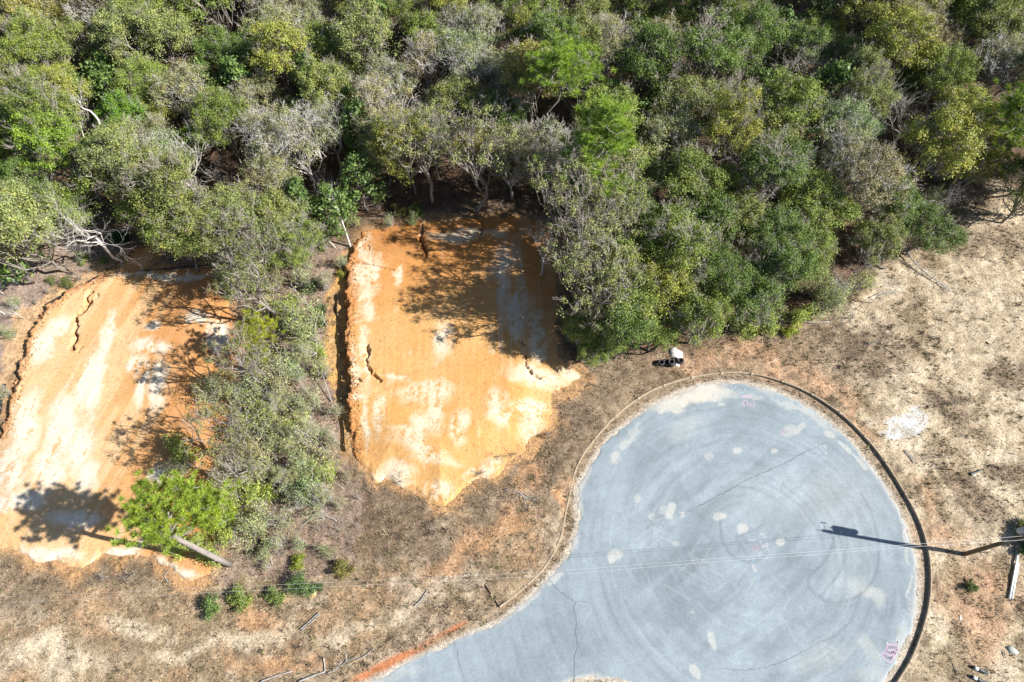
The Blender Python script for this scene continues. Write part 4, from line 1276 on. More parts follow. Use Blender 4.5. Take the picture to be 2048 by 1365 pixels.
# small growth under the forest edge and between the pads
for p, s_, v in (((500, 545), 1.1, 0), ((470, 580), .8, 1), ((545, 560), 1.0, 2), ((520, 610), 1.0, 0), ((560, 600), 1.1, 3), ((600, 560), 1.0, 1), ((640, 560), .9, 1), ((590, 620), 1.2, 1), ((620, 650), 1.2, 2), ((600, 690), 1.0, 1),
                 ((580, 650), .9, 1), ((640, 690), .8, 3), ((560, 730), 1.1, 2), ((600, 740), 1.0, 0), ((640, 740), .9, 1), ((540, 770), 1.0, 0), ((500, 770), .9, 2), ((580, 790), 1.1, 1), ((620, 800), 1.0, 2),
                 ((500, 820), 1.1, 0), ((550, 830), 1.2, 1), ((600, 850), 1.0, 2), ((640, 850), .8, 1), ((520, 870), 1.1, 1), ((480, 870), 1.0, 0), ((570, 880), 1.1, 0), ((610, 900), 1.1, 2), ((650, 900), .8, 1), ((500, 920), 1.1, 2), ((550, 930), 1.1, 1),
                 ((600, 950), 1.2, 0), ((640, 950), .9, 2), ((470, 950), 1.0, 1), ((520, 970), 1.2, 3), ((570, 990), 1.0, 1), ((620, 1000), .9, 2), ((470, 1000), 1.1, 2), ((510, 1020), 1.1, 0), ((560, 1030), 1.0, 1), ((460, 1050), 1.2, 3), ((500, 1060), 1.0, 2),
                 ((420, 790), 1.0, 0), ((440, 770), 1.1, 2), ((470, 800), 1.1, 1), ((400, 820), .7, 1), ((345, 905), 1.1, 3), ((365, 925), .8, 0), ((640, 480), .9, 1), ((600, 500), 1.0, 2), ((560, 520), 1.0, 0), ((680, 520), .6, 1), ((450, 560), .6, 1),
                 ((330, 1060), .8, 3), ((380, 1090), .8, 3), ((350, 1085), .7, 3), ((420, 1100), .8, 3), ((660, 810), .6, 1), ((665, 870), .6, 1), ((0, 480), 1.0, 2), ((30, 500), .9, 0), ((55, 470), 1.0, 3), ((10, 600), .6, 1), ((5, 650), .6, 1), ((-5, 770), .7, 1),
                 ((1650, 610), 1.1, 2), ((1690, 590), 1.1, 1), ((1720, 560), .9, 1), ((1600, 620), 1.1, 3), ((1550, 640), 1.0, 3), ((1630, 570), 1.1, 2), ((1840, 480), .9, 0), ((1790, 420), 1.1, 2), ((1820, 440), 1.0, 1), ((1870, 400), .8, 2), ((1500, 640), .9, 3), ((1480, 650), .9, 3),
                 ((700, 430), .7, 1), ((780, 430), .6, 1), ((820, 425), .5, 0), ((1880, 330), 1.0, 1), ((1930, 340), 1.1, 2), ((1980, 350), 1.0, 1), ((2030, 330), 1.1, 1),):
    bx_, by_ = p
    green = v == 3 or rnd.random() < .25
    add_tree('sapling', bx_, by_, h=2.0, var=v, sc=s_ * 1.2, col=((.29, .36, .075) if green else ((.26, .33, .12) if p[1] < 700 and rnd.random() < .6 else None)), look="yellow-green leafy sapling" if green else ("grey wispy sapling" if v == 1 else "thin grey-green sapling"))
for p, s_ in (((560, 880), .42), ((600, 930), .4), ((540, 800), .42), ((590, 700), .38), ((500, 940), .4), ((640, 980), .34), ((560, 960), .4), ((620, 860), .36)):
    add_tree('grey', p[0], p[1], h=3, sc=s_, col=(.29, .32, .14), look="feathery pale young oak")
for p, s_ in (((575, 640), .42), ((610, 780), .36), ((520, 850), .4), ((560, 1060), .36), ((650, 1040), .3), ((640, 720), .34), ((600, 1020), .34), ((480, 1080), .3), ((670, 880), .26), ((10, 590), .4), ((50, 640), .35), ((660, 470), .45), ((1700, 560), .5), ((1660, 600), .5), ((1740, 610), .4), ((1850, 430), .5)):
    add_tree('bare', p[0], p[1], base=True, h=2, sc=s_, look="small leafless pale tree")
for p, s_, v in (((560, 1085), .8, 1), ((600, 1080), .7, 1), ((640, 1090), .6, 1), ((520, 1095), .8, 3), ((670, 1010), .7, 1), ((690, 940), .6, 1), ((530, 1130), .5, 1), ((660, 1110), .5, 0)):
    add_tree('sapling', p[0], p[1], h=1.5, var=v, sc=s_)
key_tree('pine', 508, 668, h=5, var=2, sc=.98, col=(.27, .31, .03), look="yellow-green bushy young pine", rz=1.0)
add_tree('open', 515, 915, base=True, var=1, sc=.85, h=5, look="small dark-trunked oak", col=(.17, .18, .07))
add_tree('open', 535, 770, base=True, var=0, sc=.75, h=5, look="thin-crowned oak", col=(.17, .18, .07))
add_tree('open', 560, 585, base=True, var=1, sc=.95, h=6, look="open-crowned oak", col=(.15, .18, .07))
add_tree('open', 545, 645, base=True, var=0, sc=.85, h=6, look="slender oak", col=(.16, .18, .07))
add_tree('open', 520, 985, base=True, var=0, sc=.72, h=5, look="slender small oak", col=(.18, .19, .07))
for p, s_, c, lk in (((415, 1215), 1.0, (.13, .20, .06), "dark green shrub, leftmost of the roadside row"), ((485, 1193), 1.1, (.19, .25, .06), "yellow-green shrub, second in the roadside row"),
                     ((553, 1188), .9, (.16, .22, .06), "mid green shrub, third in the roadside row"), ((608, 1172), .9, (.11, .18, .06), "dark green shrub, fourth in the roadside row"),
                     ((598, 1125), .75, (.21, .26, .03), "small lime-green shrub above the roadside row"), ((683, 1135), .75, (.20, .19, .05), "small yellow-brown shrub right of the roadside row"),
                     ((635, 1170), .5, (.08, .14, .05), "tiny dark shrub right of the roadside row"), ((1582, 667), .8, (.25, .30, .03), "small lime-green shrub by the wood edge"),
                     ((158, 517), .8, (.17, .22, .05), "round yellow-green shrub left of the leaning grey tree"), ((205, 515), .5, (.17, .22, .05), "tiny yellow-green shrub beside the leaning grey tree"),
                     ((35, 480), 1.1, (.19, .25, .04), "yellow-green shrub near the left edge"), ((95, 560), .55, (.15, .19, .06), "tiny green shrub above the left fence"), ((135, 565), .6, (.15, .17, .05), "low olive shrub above the left fence"),
                     ((700, 535), .5, (.27, .27, .04), "tiny yellow shrub on the fence line"), ((680, 548), .6, (.25, .25, .05), "small yellow-green shrub on the fence line"), ((1945, 1173), .45, (.09, .14, .03), "tiny green shrub below the utility pole"),
                     ((2050, 1085), 1.2, (.05, .10, .03), "dark green bush at the right edge beside the pole"), ((2062, 1060), 1.0, (.18, .24, .05), "light green bush at the right edge above the pole"),
                     ((835, 423), .7, (.12, .17, .04), "green shrub in shade behind the right pad"), ((795, 420), .7, (.18, .19, .05), "olive shrub in shade behind the right pad")):
    o = add_tree('shrub', p[0], p[1], h=.7, sc=s_, col=c, look=lk); TREES.pop(); o["label"] = lk
o = add_tree('frond', 250, 485, base=True, sc=1.5, col=(.05, .12, .06)); TREES.pop(); o["label"] = "dark green palmetto in the shade at the top of the left pad"
for i, (p, s_) in enumerate((((590, 610), 1.0), ((625, 580), 1.2), ((600, 650), 1.1), ((645, 625), .9), ((645, 650), 1.0), ((620, 690), 1.0))):
    o = add_tree('frond', p[0], p[1], base=True, sc=s_, col=(.13, .17, .10)); TREES.pop()
    o["label"] = ("tall grey-green grass clump, " + ["left of the broomsedge patch", "topmost between the two pads", "in the middle of the patch between pads", "nearest the right pad's upper scarp", "beside the black fence's upper end", "lowest of the patch between pads"][i])
    o.name = "grass_clump"; o["category"] = "grass clump"; o["group"] = "grass clumps between the pads"
i = 0
for p, s_ in (((1930, 385), 1.4), ((1900, 360), 1.5), ((1990, 430), 1.3), ((2030, 370), 1.6), ((1950, 410), 1.4), ((2000, 350), 1.7), ((1700, 640), 1.2), ((1730, 580), 1.3), ((1760, 520), 1.3), ((100, 590), 1.2), ((130, 575), 1.3), ((165, 560), 1.2), ((75, 610), 1.1), ((185, 545), 1.0), ((60, 560), .8), ((650, 1010), 1.0), ((680, 1060), 1.2), ((640, 1060), 1.0), ((700, 960), 1.2), ((560, 1110), .9),
              ((640, 780), 1.1), ((600, 820), 1.2), ((1000, 915), 1.1), ((960, 950), 1.2), ((1030, 910), 1.0), ((805, 965), 1.1), ((1095, 880), 1.0), ((1740, 690), 1.0), ((1900, 810), 1.3), ((1990, 390), 1.5), ((2040, 410), 1.5), ((1960, 370), 1.3), ((2020, 440), 1.3), ((1100, 870), 1.0),
              ((270, 1150), 1.3), ((215, 1155), 1.1), ((550, 1000), 1.0), ((1520, 660), 1.2), ((1500, 670), 1.1), ((1690, 650), 1.0), ((760, 425), 1.0), ((900, 425), 1.0), ((1000, 420), 1.0), ((1560, 655), 1.0), ((1080, 740), .8), ((740, 985), 1.0), ((860, 1060), .8), ((720, 1000), 1.1)):
    add_tree('brush', p[0], p[1], base=True, h=.5, sc=s_)

# ------------------------------------------------------------------ the big pine in the left foreground, built along its own leaning trunk
def at(px, py, h):
    x, y = G(px, py, h); return np.array((x, y, h))


b0 = at(462, 1130, 0)
path = [at(462, 1130, -.1), at(432, 1116, 2.6), at(405, 1103, 5.0), at(378, 1090, 7.6), at(352, 1076, 10.0), at(344, 1062, 11.2), at(341, 1045, 12.2), at(338, 1025, 13.4)]
r = np.random.default_rng(77)
wood = MB(); cr = MB()
rel = [p - b0 for p in path]
wood.tube(rel, [.27, .24, .225, .21, .19, .13, .10, .06], 10, .6)
T = []
forks = [(rel[4], [at(385, 1062, 10.8), at(388, 1040, 11.6), at(382, 1012, 12.6)]), (rel[4], [at(330, 1072, 10.6), at(308, 1060, 11.4), at(280, 1045, 12.0)]),
         (rel[5], [at(318, 1050, 12.0), at(292, 1030, 12.8)]), (rel[5], [at(362, 1040, 12.3), at(405, 1020, 12.6), at(425, 1012, 12.6)]),
         (rel[5], [at(328, 1072, 11.0), at(312, 1074, 11.2)]), (rel[6], [at(350, 1010, 13.4), at(372, 992, 13.8)]), (rel[6], [at(315, 1010, 13.4), at(300, 998, 13.6)]), (rel[4], [at(400, 1050, 11.4), at(422, 1040, 11.6)])]
ends = []
for st, pl_ in forks:
    pts = [np.array(st)] + [p - b0 for p in pl_]
    wood.tube(spline([tuple(p) for p in pts], 3), np.linspace(.10, .03, (len(pts) - 1) * 3 + 1), 5, .85, False)
    for k in range(1, len(pts)):
        for _ in range((2 if k == 1 else 5) if k < len(pts) - 1 else 9):
            q = pts[k] + r.normal(0, 1, 3) * np.array((.55, .55, .4)) + np.array((.15, .2, .35))
            wood.tube(bez(pts[k], q, r, .12, 3), [.035, .028, .02, .012], 3, .9, False)
            for _ in range(5):
                e = q + r.normal(0, .36, 3) + np.array((0, 0, .12))
                wood.tube([q, e], [.014, .01], 3, .9, False)
                T.append(e)
for q in ((435, 1108, 1.5), (418, 1118, 2.2), (398, 1092, 4.6), (380, 1100, 6.2), (448, 1112, 1.0)):
    p = at(*q) - b0; k = min(rel, key=lambda s: abs(s[2] - p[2]))
    st = np.array([np.interp(p[2], [s[2] for s in rel], [s[i_] for s in rel]) for i_ in range(3)])
    wood.tube(bez(st, st + r.normal(0, .45, 3) + np.array((0, 0, .2)), r, .1, 3), [.04, .03, .02, .012], 4, 1.2, False)
needles(cr, T, 62, .42, .05, r, .25)
bp = ob("pine_tree", None, loc=tuple(b0 + np.array((0, 0, .1))))
tag(bp, "tall pine with long bare trunk leaning over the left clay pad", "pine tree")
ob("trunk", wood.mesh("big_pine_wood", True), M_PINEBARK, bp)
ob("crown", cr.mesh("big_pine_crown"), M_NEEDLE, bp, color=(.25, .35, .045, 1))

# leaning pale trunks along the edges
LT = [((702, 497), [(702, 497, 0), (690, 460, 2.5), (676, 420, 5)], .11, "pale leaning trunk at the right pad's top left corner", True),
      ((672, 498), [(672, 498, 0), (655, 478, 1.5), (630, 455, 3)], .07, "thin pale trunk left of the leaning trunk at the right pad", True),
      ((60, 563), [(60, 563, 0), (28, 535, 2.2), (-10, 510, 4.5)], .12, "pale crooked trunk at the left edge above the pad", True),
      ((38, 570), [(38, 570, 0), (18, 553, 1.2), (-12, 540, 2.5)], .09, "thinner pale trunk below the crooked one at the left edge", False),
      ((12, 630), [(12, 630, 0), (-8, 618, 1.0), (-30, 600, 2)], .08, "short pale trunk end at the left edge beside the fence", False),
      ((210, 300), [(214, 306, 4), (206, 270, 6.5), (196, 240, 8), (180, 222, 9)], .16, "tall dead snag with broken top in the left wood", True),
      ((196, 300), [(200, 300, 4), (185, 290, 5), (170, 278, 6), (165, 265, 6.5)], .09, "crooked dead branch stem beside the tall snag", True)]
for (bx, by), pts, rad, lab, br in LT:
    P3 = [at(*p) for p in pts]
    if pts[0][2] > 0: P3 = [np.array((P3[0][0], P3[0][1], 0.0))] + P3
    b = P3[0].copy(); w = MB()
    sp = [np.array(q) for q in spline([tuple(p - b) for p in P3], 4)]
    w.tube(sp, np.linspace(rad, rad * .55, len(sp)), 7, 1.0)
    root = ob("bare_tree", None, loc=tuple(b)); tag(root, lab, "bare tree")
    ob("trunk", w.mesh("leaning_trunk", True), M_DEAD, root)
    d = sp[-1] - sp[-3]; d /= np.linalg.norm(d)
    w = MB(); grow(w, sp[-1], d, 1.2, rad * .5, 3 if br else 2, r, 1.0, .5)
    ob("branch", w.mesh("leaning_branch", True), M_DEAD, root)
    w = MB(); grow(w, sp[len(sp) // 2], d, .8, rad * .35, 2, r, 1.0, .6)
    ob("branch", w.mesh("leaning_branch", True), M_DEAD, root)

# ------------------------------------------------------------------ every wood plant gets a description of its own
MARKS = [("the round bright pine top", 1112, 128), ("the layered bright pine", 1222, 290), ("the tall dead snag", 200, 250), ("the leaning grey tree", 150, 390), ("the right clay pad's top", 900, 430),
         ("the left clay pad's top", 360, 520), ("the tyre pile", 1340, 715), ("the fallen dead tree", 1840, 540), ("the top left corner", 10, 10), ("the top right corner", 2040, 10),
         ("the top edge's middle", 760, 0), ("the lime-green edge pine", 2025, 235), ("the lime-green tree", 128, 315), ("the grey bare tree upper right", 1590, 100),
         ("the yellow-green young pine", 508, 668), ("the big leaning foreground pine", 350, 1040), ("the lime shrub by the wood edge", 1582, 667), ("the sandy waste ground", 1950, 480), ("the shaded gap", 1020, 370),
         ("the right pad's wooded edge", 1130, 560), ("the roadside shrub row", 550, 1185), ("the cul-de-sac's asphalt", 1400, 800)]
SECT = ["to the right of", "up and right of", "straight above", "up and left of", "to the left of", "down and left of", "straight below", "down and right of"]
ORD = ["nearest", "second", "third", "fourth", "fifth", "sixth", "seventh", "eighth", "ninth", "tenth", "eleventh", "twelfth", "thirteenth", "fourteenth", "fifteenth"]
bins = {}; outs = {}
for t in TREES:
    o, lk, x, y = t
    if x < -20 or x > 2068 or y < -15:
        side = "left" if x < -20 else "right" if x > 2068 else "top"
        outs.setdefault((side, lk), []).append((x if side == "top" else y, o))
        continue
    k = min(range(len(MARKS)), key=lambda q: math.hypot(MARKS[q][1] - x, MARKS[q][2] - y))
    d = math.hypot(MARKS[k][1] - x, MARKS[k][2] - y)
    s = int(round(math.atan2(MARKS[k][2] - y, x - MARKS[k][1]) / (pi / 4))) % 8
    bins.setdefault((k, s, lk), []).append((d, o))
GRP = {"oak tree": "oaks of the wood", "broadleaf tree": "glossy broadleaf trees of the wood", "bare tree": "leafless trees of the wood", "sapling": "saplings", "brush": "leafless brush clumps", "pine tree": "pines"}
for (k, s, lk), L_ in bins.items():
    L_.sort(key=lambda q: q[0])
    mk = MARKS[k][0]
    for i, (d, o) in enumerate(L_):
        if len(L_) == 1: o["label"] = "%s %s %s" % (lk, SECT[s], mk)
        else: o["label"] = "%s %s %s %s" % ("" + ORD[min(i, 14)], lk, SECT[s], mk)
        o["group"] = GRP.get(o["category"], "plants")
for (side, lk), L_ in outs.items():
    L_.sort(key=lambda q: q[0])
    for i, (d, o) in enumerate(L_):
        n_ = ("%dth" % (i + 1)) if i > 14 else (["first"] + ORD[1:])[i]
        o["label"] = "%s %s cut off by the %s border, counted from %s" % (n_, lk, side, "the left" if side == "top" else "the top")
        o["group"] = GRP.get(o["category"], "plants")

# ------------------------------------------------------------------ silt fences
def fence(pts, h, label, lean):
    P = gp(spline(pts, 5)); b = P[0]
    root = ob("silt_fence", None, loc=(b[0], b[1], 0)); tag(root, label, "silt fence")
    V = []; Qs = []; m_ = len(P)
    for k, p in enumerate(P):
        hh = h * (0.75 + .35 * rnd.random()); sx = lean * (0.3 + rnd.random() * .9)
        for u in (0, 1):
            for (f_, o_) in ((0, 0), (.5, .3), (1, 1)):
                V.append((p[0] - b[0] + sx * o_ * 1.0 + u * .02, p[1] - b[1] + sx * .15 * o_, -.05 + (hh + .05) * f_))
    for k in range(m_ - 1):
        for u in (0, 3):
            for j in (0, 1):
                a = k * 6 + u + j; Qs.append((a, a + 1, a + 7, a + 6) if u else (a, a + 6, a + 7, a + 1))
        Qs.append((k * 6 + 2, k * 6 + 8, k * 6 + 11, k * 6 + 5))
    ob("fabric", mesh_np("fence_fabric", V, Qs, None), M_FABRIC, root)
    d = np.concatenate([[0], np.cumsum([math.hypot(P[k + 1][0] - P[k][0], P[k + 1][1] - P[k][1]) for k in range(m_ - 1)])])
    s = .3
    while s < d[-1]:
        x = np.interp(s, d, [p[0] for p in P]) - b[0]; y = np.interp(s, d, [p[1] for p in P]) - b[1]
        w = MB(); lx = rnd.uniform(-.1, .2)
        w.tube([(x + .06, y, -.1), (x + .06 + lx, y + .03, h + .18)], [.022, .022], 4, .5)
        ob("stake", w.mesh("stake"), M_STAKE, root); s += 2.3


fence([(677, 590), (674, 620), (678, 650), (680, 700), (682, 760), (683, 800), (686, 850), (691, 905)], .5, "black silt fence sagging along the right pad's left side", .12)
fence([(456, 531), (400, 535), (340, 540), (262, 547)], .42, "black silt fence along the left pad's top edge", -.1)
fence([(215, 548), (175, 570), (135, 590), (98, 612)], .42, "grey-black silt fence curving down above the left pad's scarp", -.12)
fence([(14, 770), (8, 800), (2, 830), (-20, 870)], .4, "short black silt fence piece at the left edge", -.1)

# ------------------------------------------------------------------ tyres and the white board
def tyre(px, py, z, lab, tilt=(0, 0), R_=.33):
    x, y = G(px, py, z + .1)
    root = ob("tyre", None, loc=(x, y, z)); root.rotation_euler = (tilt[0], tilt[1], rnd.uniform(0, 6))
    tag(root, lab, "tyre", "discarded tyres by the cul-de-sac")
    pr_ = [(R_ * .58, .03), (R_ * .66, .0), (R_ * .9, .0), (R_, .05), (R_ * 1.0, .17), (R_ * .9, .22), (R_ * .66, .22), (R_ * .58, .19), (R_ * .63, .17), (R_ * .85, .18), (R_ * .85, .04), (R_ * .63, .05)]
    n = 28; V = []; Qs = []; q = len(pr_)
    for k in range(n):
        a = 2 * pi * k / n
        for j, (rr_, zz) in enumerate(pr_):
            g = 1.02 if (j in (3, 4) and k % 2) else 1.0
            V.append((rr_ * g * cos(a), rr_ * g * sin(a), zz))
    for k in range(n):
        for j in range(q):
            Qs.append((k * q + j, ((k + 1) % n) * q + j, ((k + 1) % n) * q + (j + 1) % q, k * q + (j + 1) % q))
    ob("carcass", mesh_np("tyre_carcass", V, Qs, None, None, True), M_RUBBER, root)
    w = MB(); m_ = 24
    ring = [(R_ * .72 * cos(2 * pi * k / m_), R_ * .72 * sin(2 * pi * k / m_), .222) for k in range(m_ + 1)]
    w.tube(ring, .014, 4, .5, False)
    ob("sidewall_ridge", w.mesh("sidewall_ridge", True), M_SIDE, root)


M_SIDE = simple_mat("worn_sidewall", (.09, .10, .13), .4, .2, 6.0, spec=.6)
tyre(1322.5, 726, KH, "leftmost black tyre lying flat beside the stack")
tyre(1322.5, 726, KH + .22, "upper tyre on the leftmost flat one", (.05, .04))
tyre(1333.5, 725, KH, "bottom tyre left of the tall tyre stack")
tyre(1333.5, 725, KH + .22, "second tyre on the pile left of the tall stack", (.06, 0))
tyre(1342, 729, KH, "bottom tyre of the tall stack in the middle")
tyre(1343, 728, KH + .22, "second tyre up the tall middle stack", (0, .05))
tyre(1342.5, 725, KH + .45, "topmost tyre of the tall middle stack", (.08, .05))
tyre(1351, 721, KH, "tyre between the tall stack and the rightmost tyre", (.1, .3))
tyre(1361.5, 723, KH + .02, "rightmost tyre lying on the white board", (.15, .1))


def slab(name, pts, z, th, mat, lab, cat, wav=.03, parent=None):
    P = gp(pts); c = np.mean(P, 0); n = len(P)
    V = [(p[0] - c[0], p[1] - c[1], rnd.uniform(-wav, wav)) for p in P] + [(0, 0, wav)]
    V += [(v[0], v[1], v[2] - th) for v in V]
    T_ = [(k, (k + 1) % n, n) for k in range(n)] + [(n + 1 + (k + 1) % n, n + 1 + k, 2 * n + 1) for k in range(n)]
    Qs = [(k, n + 1 + k, n + 1 + (k + 1) % n, (k + 1) % n) for k in range(n)]
    o = ob(name, mesh_np(name, V, Qs, T_), mat, loc=(c[0], c[1], z))
    return tag(o, lab, cat)


slab("board", [(1337, 703), (1341, 698.5), (1350, 698), (1353, 702), (1360, 705), (1364, 709), (1364, 719), (1352, 722), (1342, 719), (1338, 712)], KH + .06, .02, M_WHITE, "crumpled white board behind the tyres", "board", .04)
slab("board", [(1349, 729), (1357, 729), (1358, 736), (1348, 735)], KH + .05, .02, M_WHITE, "small white board scrap below the tyres", "board")
slab("board", [(2006, 1295), (2018, 1292), (2034, 1305), (2030, 1310), (2016, 1308)], KH + .06, .05, simple_mat("grey_slab", (.36, .37, .34), .9, .15), "flat grey stone slab at the lower right", "slab")
slab("board", [(1914, 1232), (1917, 1232), (1919, 1241), (1915, 1241)], KH + .06, .02, M_WHITE, "tiny white scrap right of the kerb", "scrap")
slab("board", [(1941, 952), (1944, 951), (1945, 955), (1941, 955)], KH + .15, .03, M_WHITE, "small white scrap by the dark stick on sand", "scrap")


# ------------------------------------------------------------------ sticks, logs, planks, pipes
def stick(pts, r0, r1, lab, cat="stick", name="fallen_stick", mat=None, z=.08, n=5, branches=0):
    P3 = []
    for p in pts:
        x, y = G(p[0], p[1]); zz = float(ground_z(np.array([x]), np.array([y]))[0])
        P3.append(np.array((x, y, zz + z + (p[2] if len(p) > 2 else 0))))
    b = P3[0].copy(); w = MB()
    sp = [np.array(q) for q in spline([tuple(p - b) for p in P3], 4)] if len(P3) > 2 else [p - b for p in P3]
    w.tube(sp, np.linspace(r0, r1, len(sp)), n, .25)
    if not branches:
        return tag(ob(name, w.mesh(name, True), mat or M_DEAD, loc=tuple(b)), lab, cat)
    root = tag(ob(name, None, loc=tuple(b)), lab, cat)
    ob("stem", w.mesh("stick_stem", True), mat or M_DEAD, root)
    for k in range(branches):
        w = MB()
        i_ = int(r.integers(len(sp) // 3, len(sp))); d = sp[min(i_, len(sp) - 1)] - sp[i_ - 1]; d /= np.linalg.norm(d) + 1e-9
        v = d + r.normal(0, .45, 3) * np.array((1, 1, .35)) + np.array((0, 0, .06)); v /= np.linalg.norm(v)
        grow(w, sp[i_], v, .55 + r.random() * .5, max(.022, r1), 1, r, .5, .4, upb=0)
        ob("branch", w.mesh("stick_branch", True), mat or M_DEAD, root)
    return root


stick([(522, 1364), (552, 1353), (585, 1343)], .07, .05, "grey log at the bottom edge, leftmost of the fallen logs", "log", "fallen_log")
stick([(598, 1364), (625, 1353), (651, 1344)], .09, .06, "long grey log crossing the upright stick near the bottom edge", "log", "fallen_log")
stick([(648, 1316), (650, 1330), (651, 1343)], .07, .06, "short grey log standing across the long one", "log", "fallen_log")
stick([(656, 1347), (672, 1340), (689, 1327)], .06, .03, "branched pale stick right of the crossed logs", branches=4)
stick([(714, 1321), (732, 1311), (749, 1297)], .05, .035, "thin grey stick above the red clay by the road")
stick([(601, 1260), (620, 1244), (639, 1226)], .06, .05, "straight pale log lying on the dry grass", "log", "fallen_log")
stick([(604, 1262), (622, 1247), (641, 1229)], .045, .04, "thinner pale log beside the straight one", "log", "fallen_log")
stick([(829, 1213), (840, 1203), (856, 1180)], .05, .025, "dark stick on bare sand near the road bend", branches=2)
stick([(1008, 981), (1035, 986), (1050, 996), (1072, 1003)], .04, .03, "white forked branch below the right pad", branches=3)
stick([(1025, 984), (1048, 990), (1070, 1002)], .03, .02, "thin white branch beside the forked one")
stick([(1805, 903), (1815, 915), (1824, 930)], .05, .04, "grey-green stick below the white spill")
stick([(1810, 902), (1820, 914), (1827, 928)], .035, .02, "thin twig beside the grey-green stick")
stick([(1857, 938), (1868, 927)], .03, .02, "short brown stick near the white spill")
stick([(1840, 915), (1846, 926)], .03, .02, "tiny brown stick right of the grey-green stick")
stick([(1936, 950), (1948, 947), (1958, 942)], .10, .07, "dark log piece on the sand by the white scrap", "log", "fallen_log", M_PIPE)
stick([(1826, 1308), (1838, 1307), (1850, 1303)], .025, .02, "pale twig lying across the kerb at the lower right", z=.16)
stick([(1849, 1217), (1862, 1218)], .03, .03, "dark short twig across the kerb", mat=M_PIPE, z=.2)
stick([(1903, 1328), (1910, 1348)], .03, .02, "thin pale stick at the lower right grass")
stick([(337, 1164), (330, 1152), (341, 1140)], .05, .03, "short white stick at the left pad's bottom edge")
stick([(690, 980), (660, 960), (640, 940)], .04, .02, "brown stick in the mauve litter", branches=2)
stick([(674, 1043), (655, 1034), (630, 1031)], .07, .05, "curved white log in the litter between the pads", "log", "fallen_log")
stick([(630, 1031), (610, 1048), (598, 1060)], .04, .02, "pale stick running from the curved white log")
stick([(655, 912, 0), (640, 885, .5), (615, 855, 1.2), (588, 828, 2)], .07, .04, "slanting pale dead stem between the pads", "dead stem", "dead_sapling")
stick([(646, 885, 0), (640, 870, .5), (636, 855, 1)], .04, .03, "short pale stem beside the slanting dead stem", "dead stem", "dead_sapling")
stick([(664, 805, 0), (655, 775, .6), (645, 735, 1.4)], .05, .03, "thin pale dead stem left of the black fence", "dead stem", "dead_sapling")
stick([(546, 1132, 0), (545, 1110, .4)], .04, .03, "thin pale stem right of the big pine's foot", "dead stem", "dead_sapling")
stick([(700, 673), (708, 664), (712, 658)], .04, .03, "pale stick over the right pad's scarp", z=.9)
stick([(655, 645, 0), (620, 620, .8), (600, 600, 1.2)], .05, .03, "arching pale branch above the black fence", "branch", "fallen_branch", branches=5)
stick([(640, 600, 0), (600, 640, .8), (570, 650, 1.0)], .04, .02, "low bent pale branch in the grass clumps", "branch", "fallen_branch", branches=4)
stick([(1788, 487, .6), (1805, 508, .5), (1823, 532, .3), (1850, 555, .2), (1875, 572, .1), (1897, 586, 0)], .08, .03, "fallen grey dead tree lying across the sand", "fallen tree", "fallen_tree", branches=16)
stick([(1772, 516, .2), (1800, 525, .1), (1823, 540, 0)], .06, .05, "dark dead limb left of the fallen grey tree", "fallen limb", "fallen_limb", M_BARK)
stick([(1750, 535), (1762, 541), (1770, 540)], .10, .08, "short charred log left of the fallen dead tree", "log", "fallen_log", M_PIPE)
stick([(1735, 600), (1760, 590), (1800, 585)], .05, .02, "long thin grey branch near the wood's corner", "branch", "fallen_branch", branches=4)
stick([(1655, 648, 0), (1610, 650, .2), (1575, 637, .6)], .06, .03, "low leaning grey stem at the wood edge", "dead stem", "dead_sapling", branches=3)
stick([(2001, 1305), (2006, 1318)], .05, .02, "dark thin stick beside the grey slab", mat=M_PIPE)


def plank(p, q, w_, lab):
    a = np.array(G(*p)); b = np.array(G(*q)); c = (a + b) / 2; L_ = np.linalg.norm(b - a)
    m_ = MB(); m_.box((0, 0, 0), (L_, w_, .07))
    for k in (-1, 0, 1): m_.box((k * L_ * .3, 0, .04), (.05, w_ * .96, .012))
    o = ob("plank", m_.mesh("plank"), M_WHITE, loc=(c[0], c[1], KH + .17), rz=math.atan2(b[1] - a[1], b[0] - a[0])); tag(o, lab, "plank")


plank((2030, 1107), (2012, 1199), .16, "left of the two long white planks by the pole")
plank((2030, 1128), (2017, 1199), .16, "right of the two long white planks by the pole")


def pipe(p, q, lab):
    a = at(p[0], p[1], KH + .15); b = at(q[0], q[1], KH + .15)
    root = ob("pipe", None, loc=tuple(a)); tag(root, lab, "pipe")
    w = MB(); w.tube([np.zeros(3), b - a], [.12, .12], 10, .5); ob("barrel", w.mesh("pipe_barrel", True), M_PIPE, root)
    d = (b - a) / np.linalg.norm(b - a)
    w = MB(); w.tube([d * .12, d * .42], [.128, .128], 10, .5); ob("collar", w.mesh("pipe_collar", True), M_WHITE, root)


pipe((1945, 1334), (1975, 1347), "upper dark pipe with a white collar at the lower right")
pipe((1942, 1353), (1972, 1366), "lower dark pipe with a white collar at the lower right")

fr = MB()
for k in range(9):
    a_ = radians(100 + k * 16); fr.tube([(0, 0, .05), (.45 * cos(a_), .45 * sin(a_), .22), (.9 * cos(a_), .9 * sin(a_), .06)], [.035, .03, .01], 4, .8)
x_, y_ = G(633, 1190); tag(ob("dead_frond", fr.mesh("dead_frond", True), simple_mat("straw", (.52, .38, .2), .8, .2), loc=(x_, y_, 0.05)), "dry straw-coloured palm frond at the shrub row's right end", "palm frond")

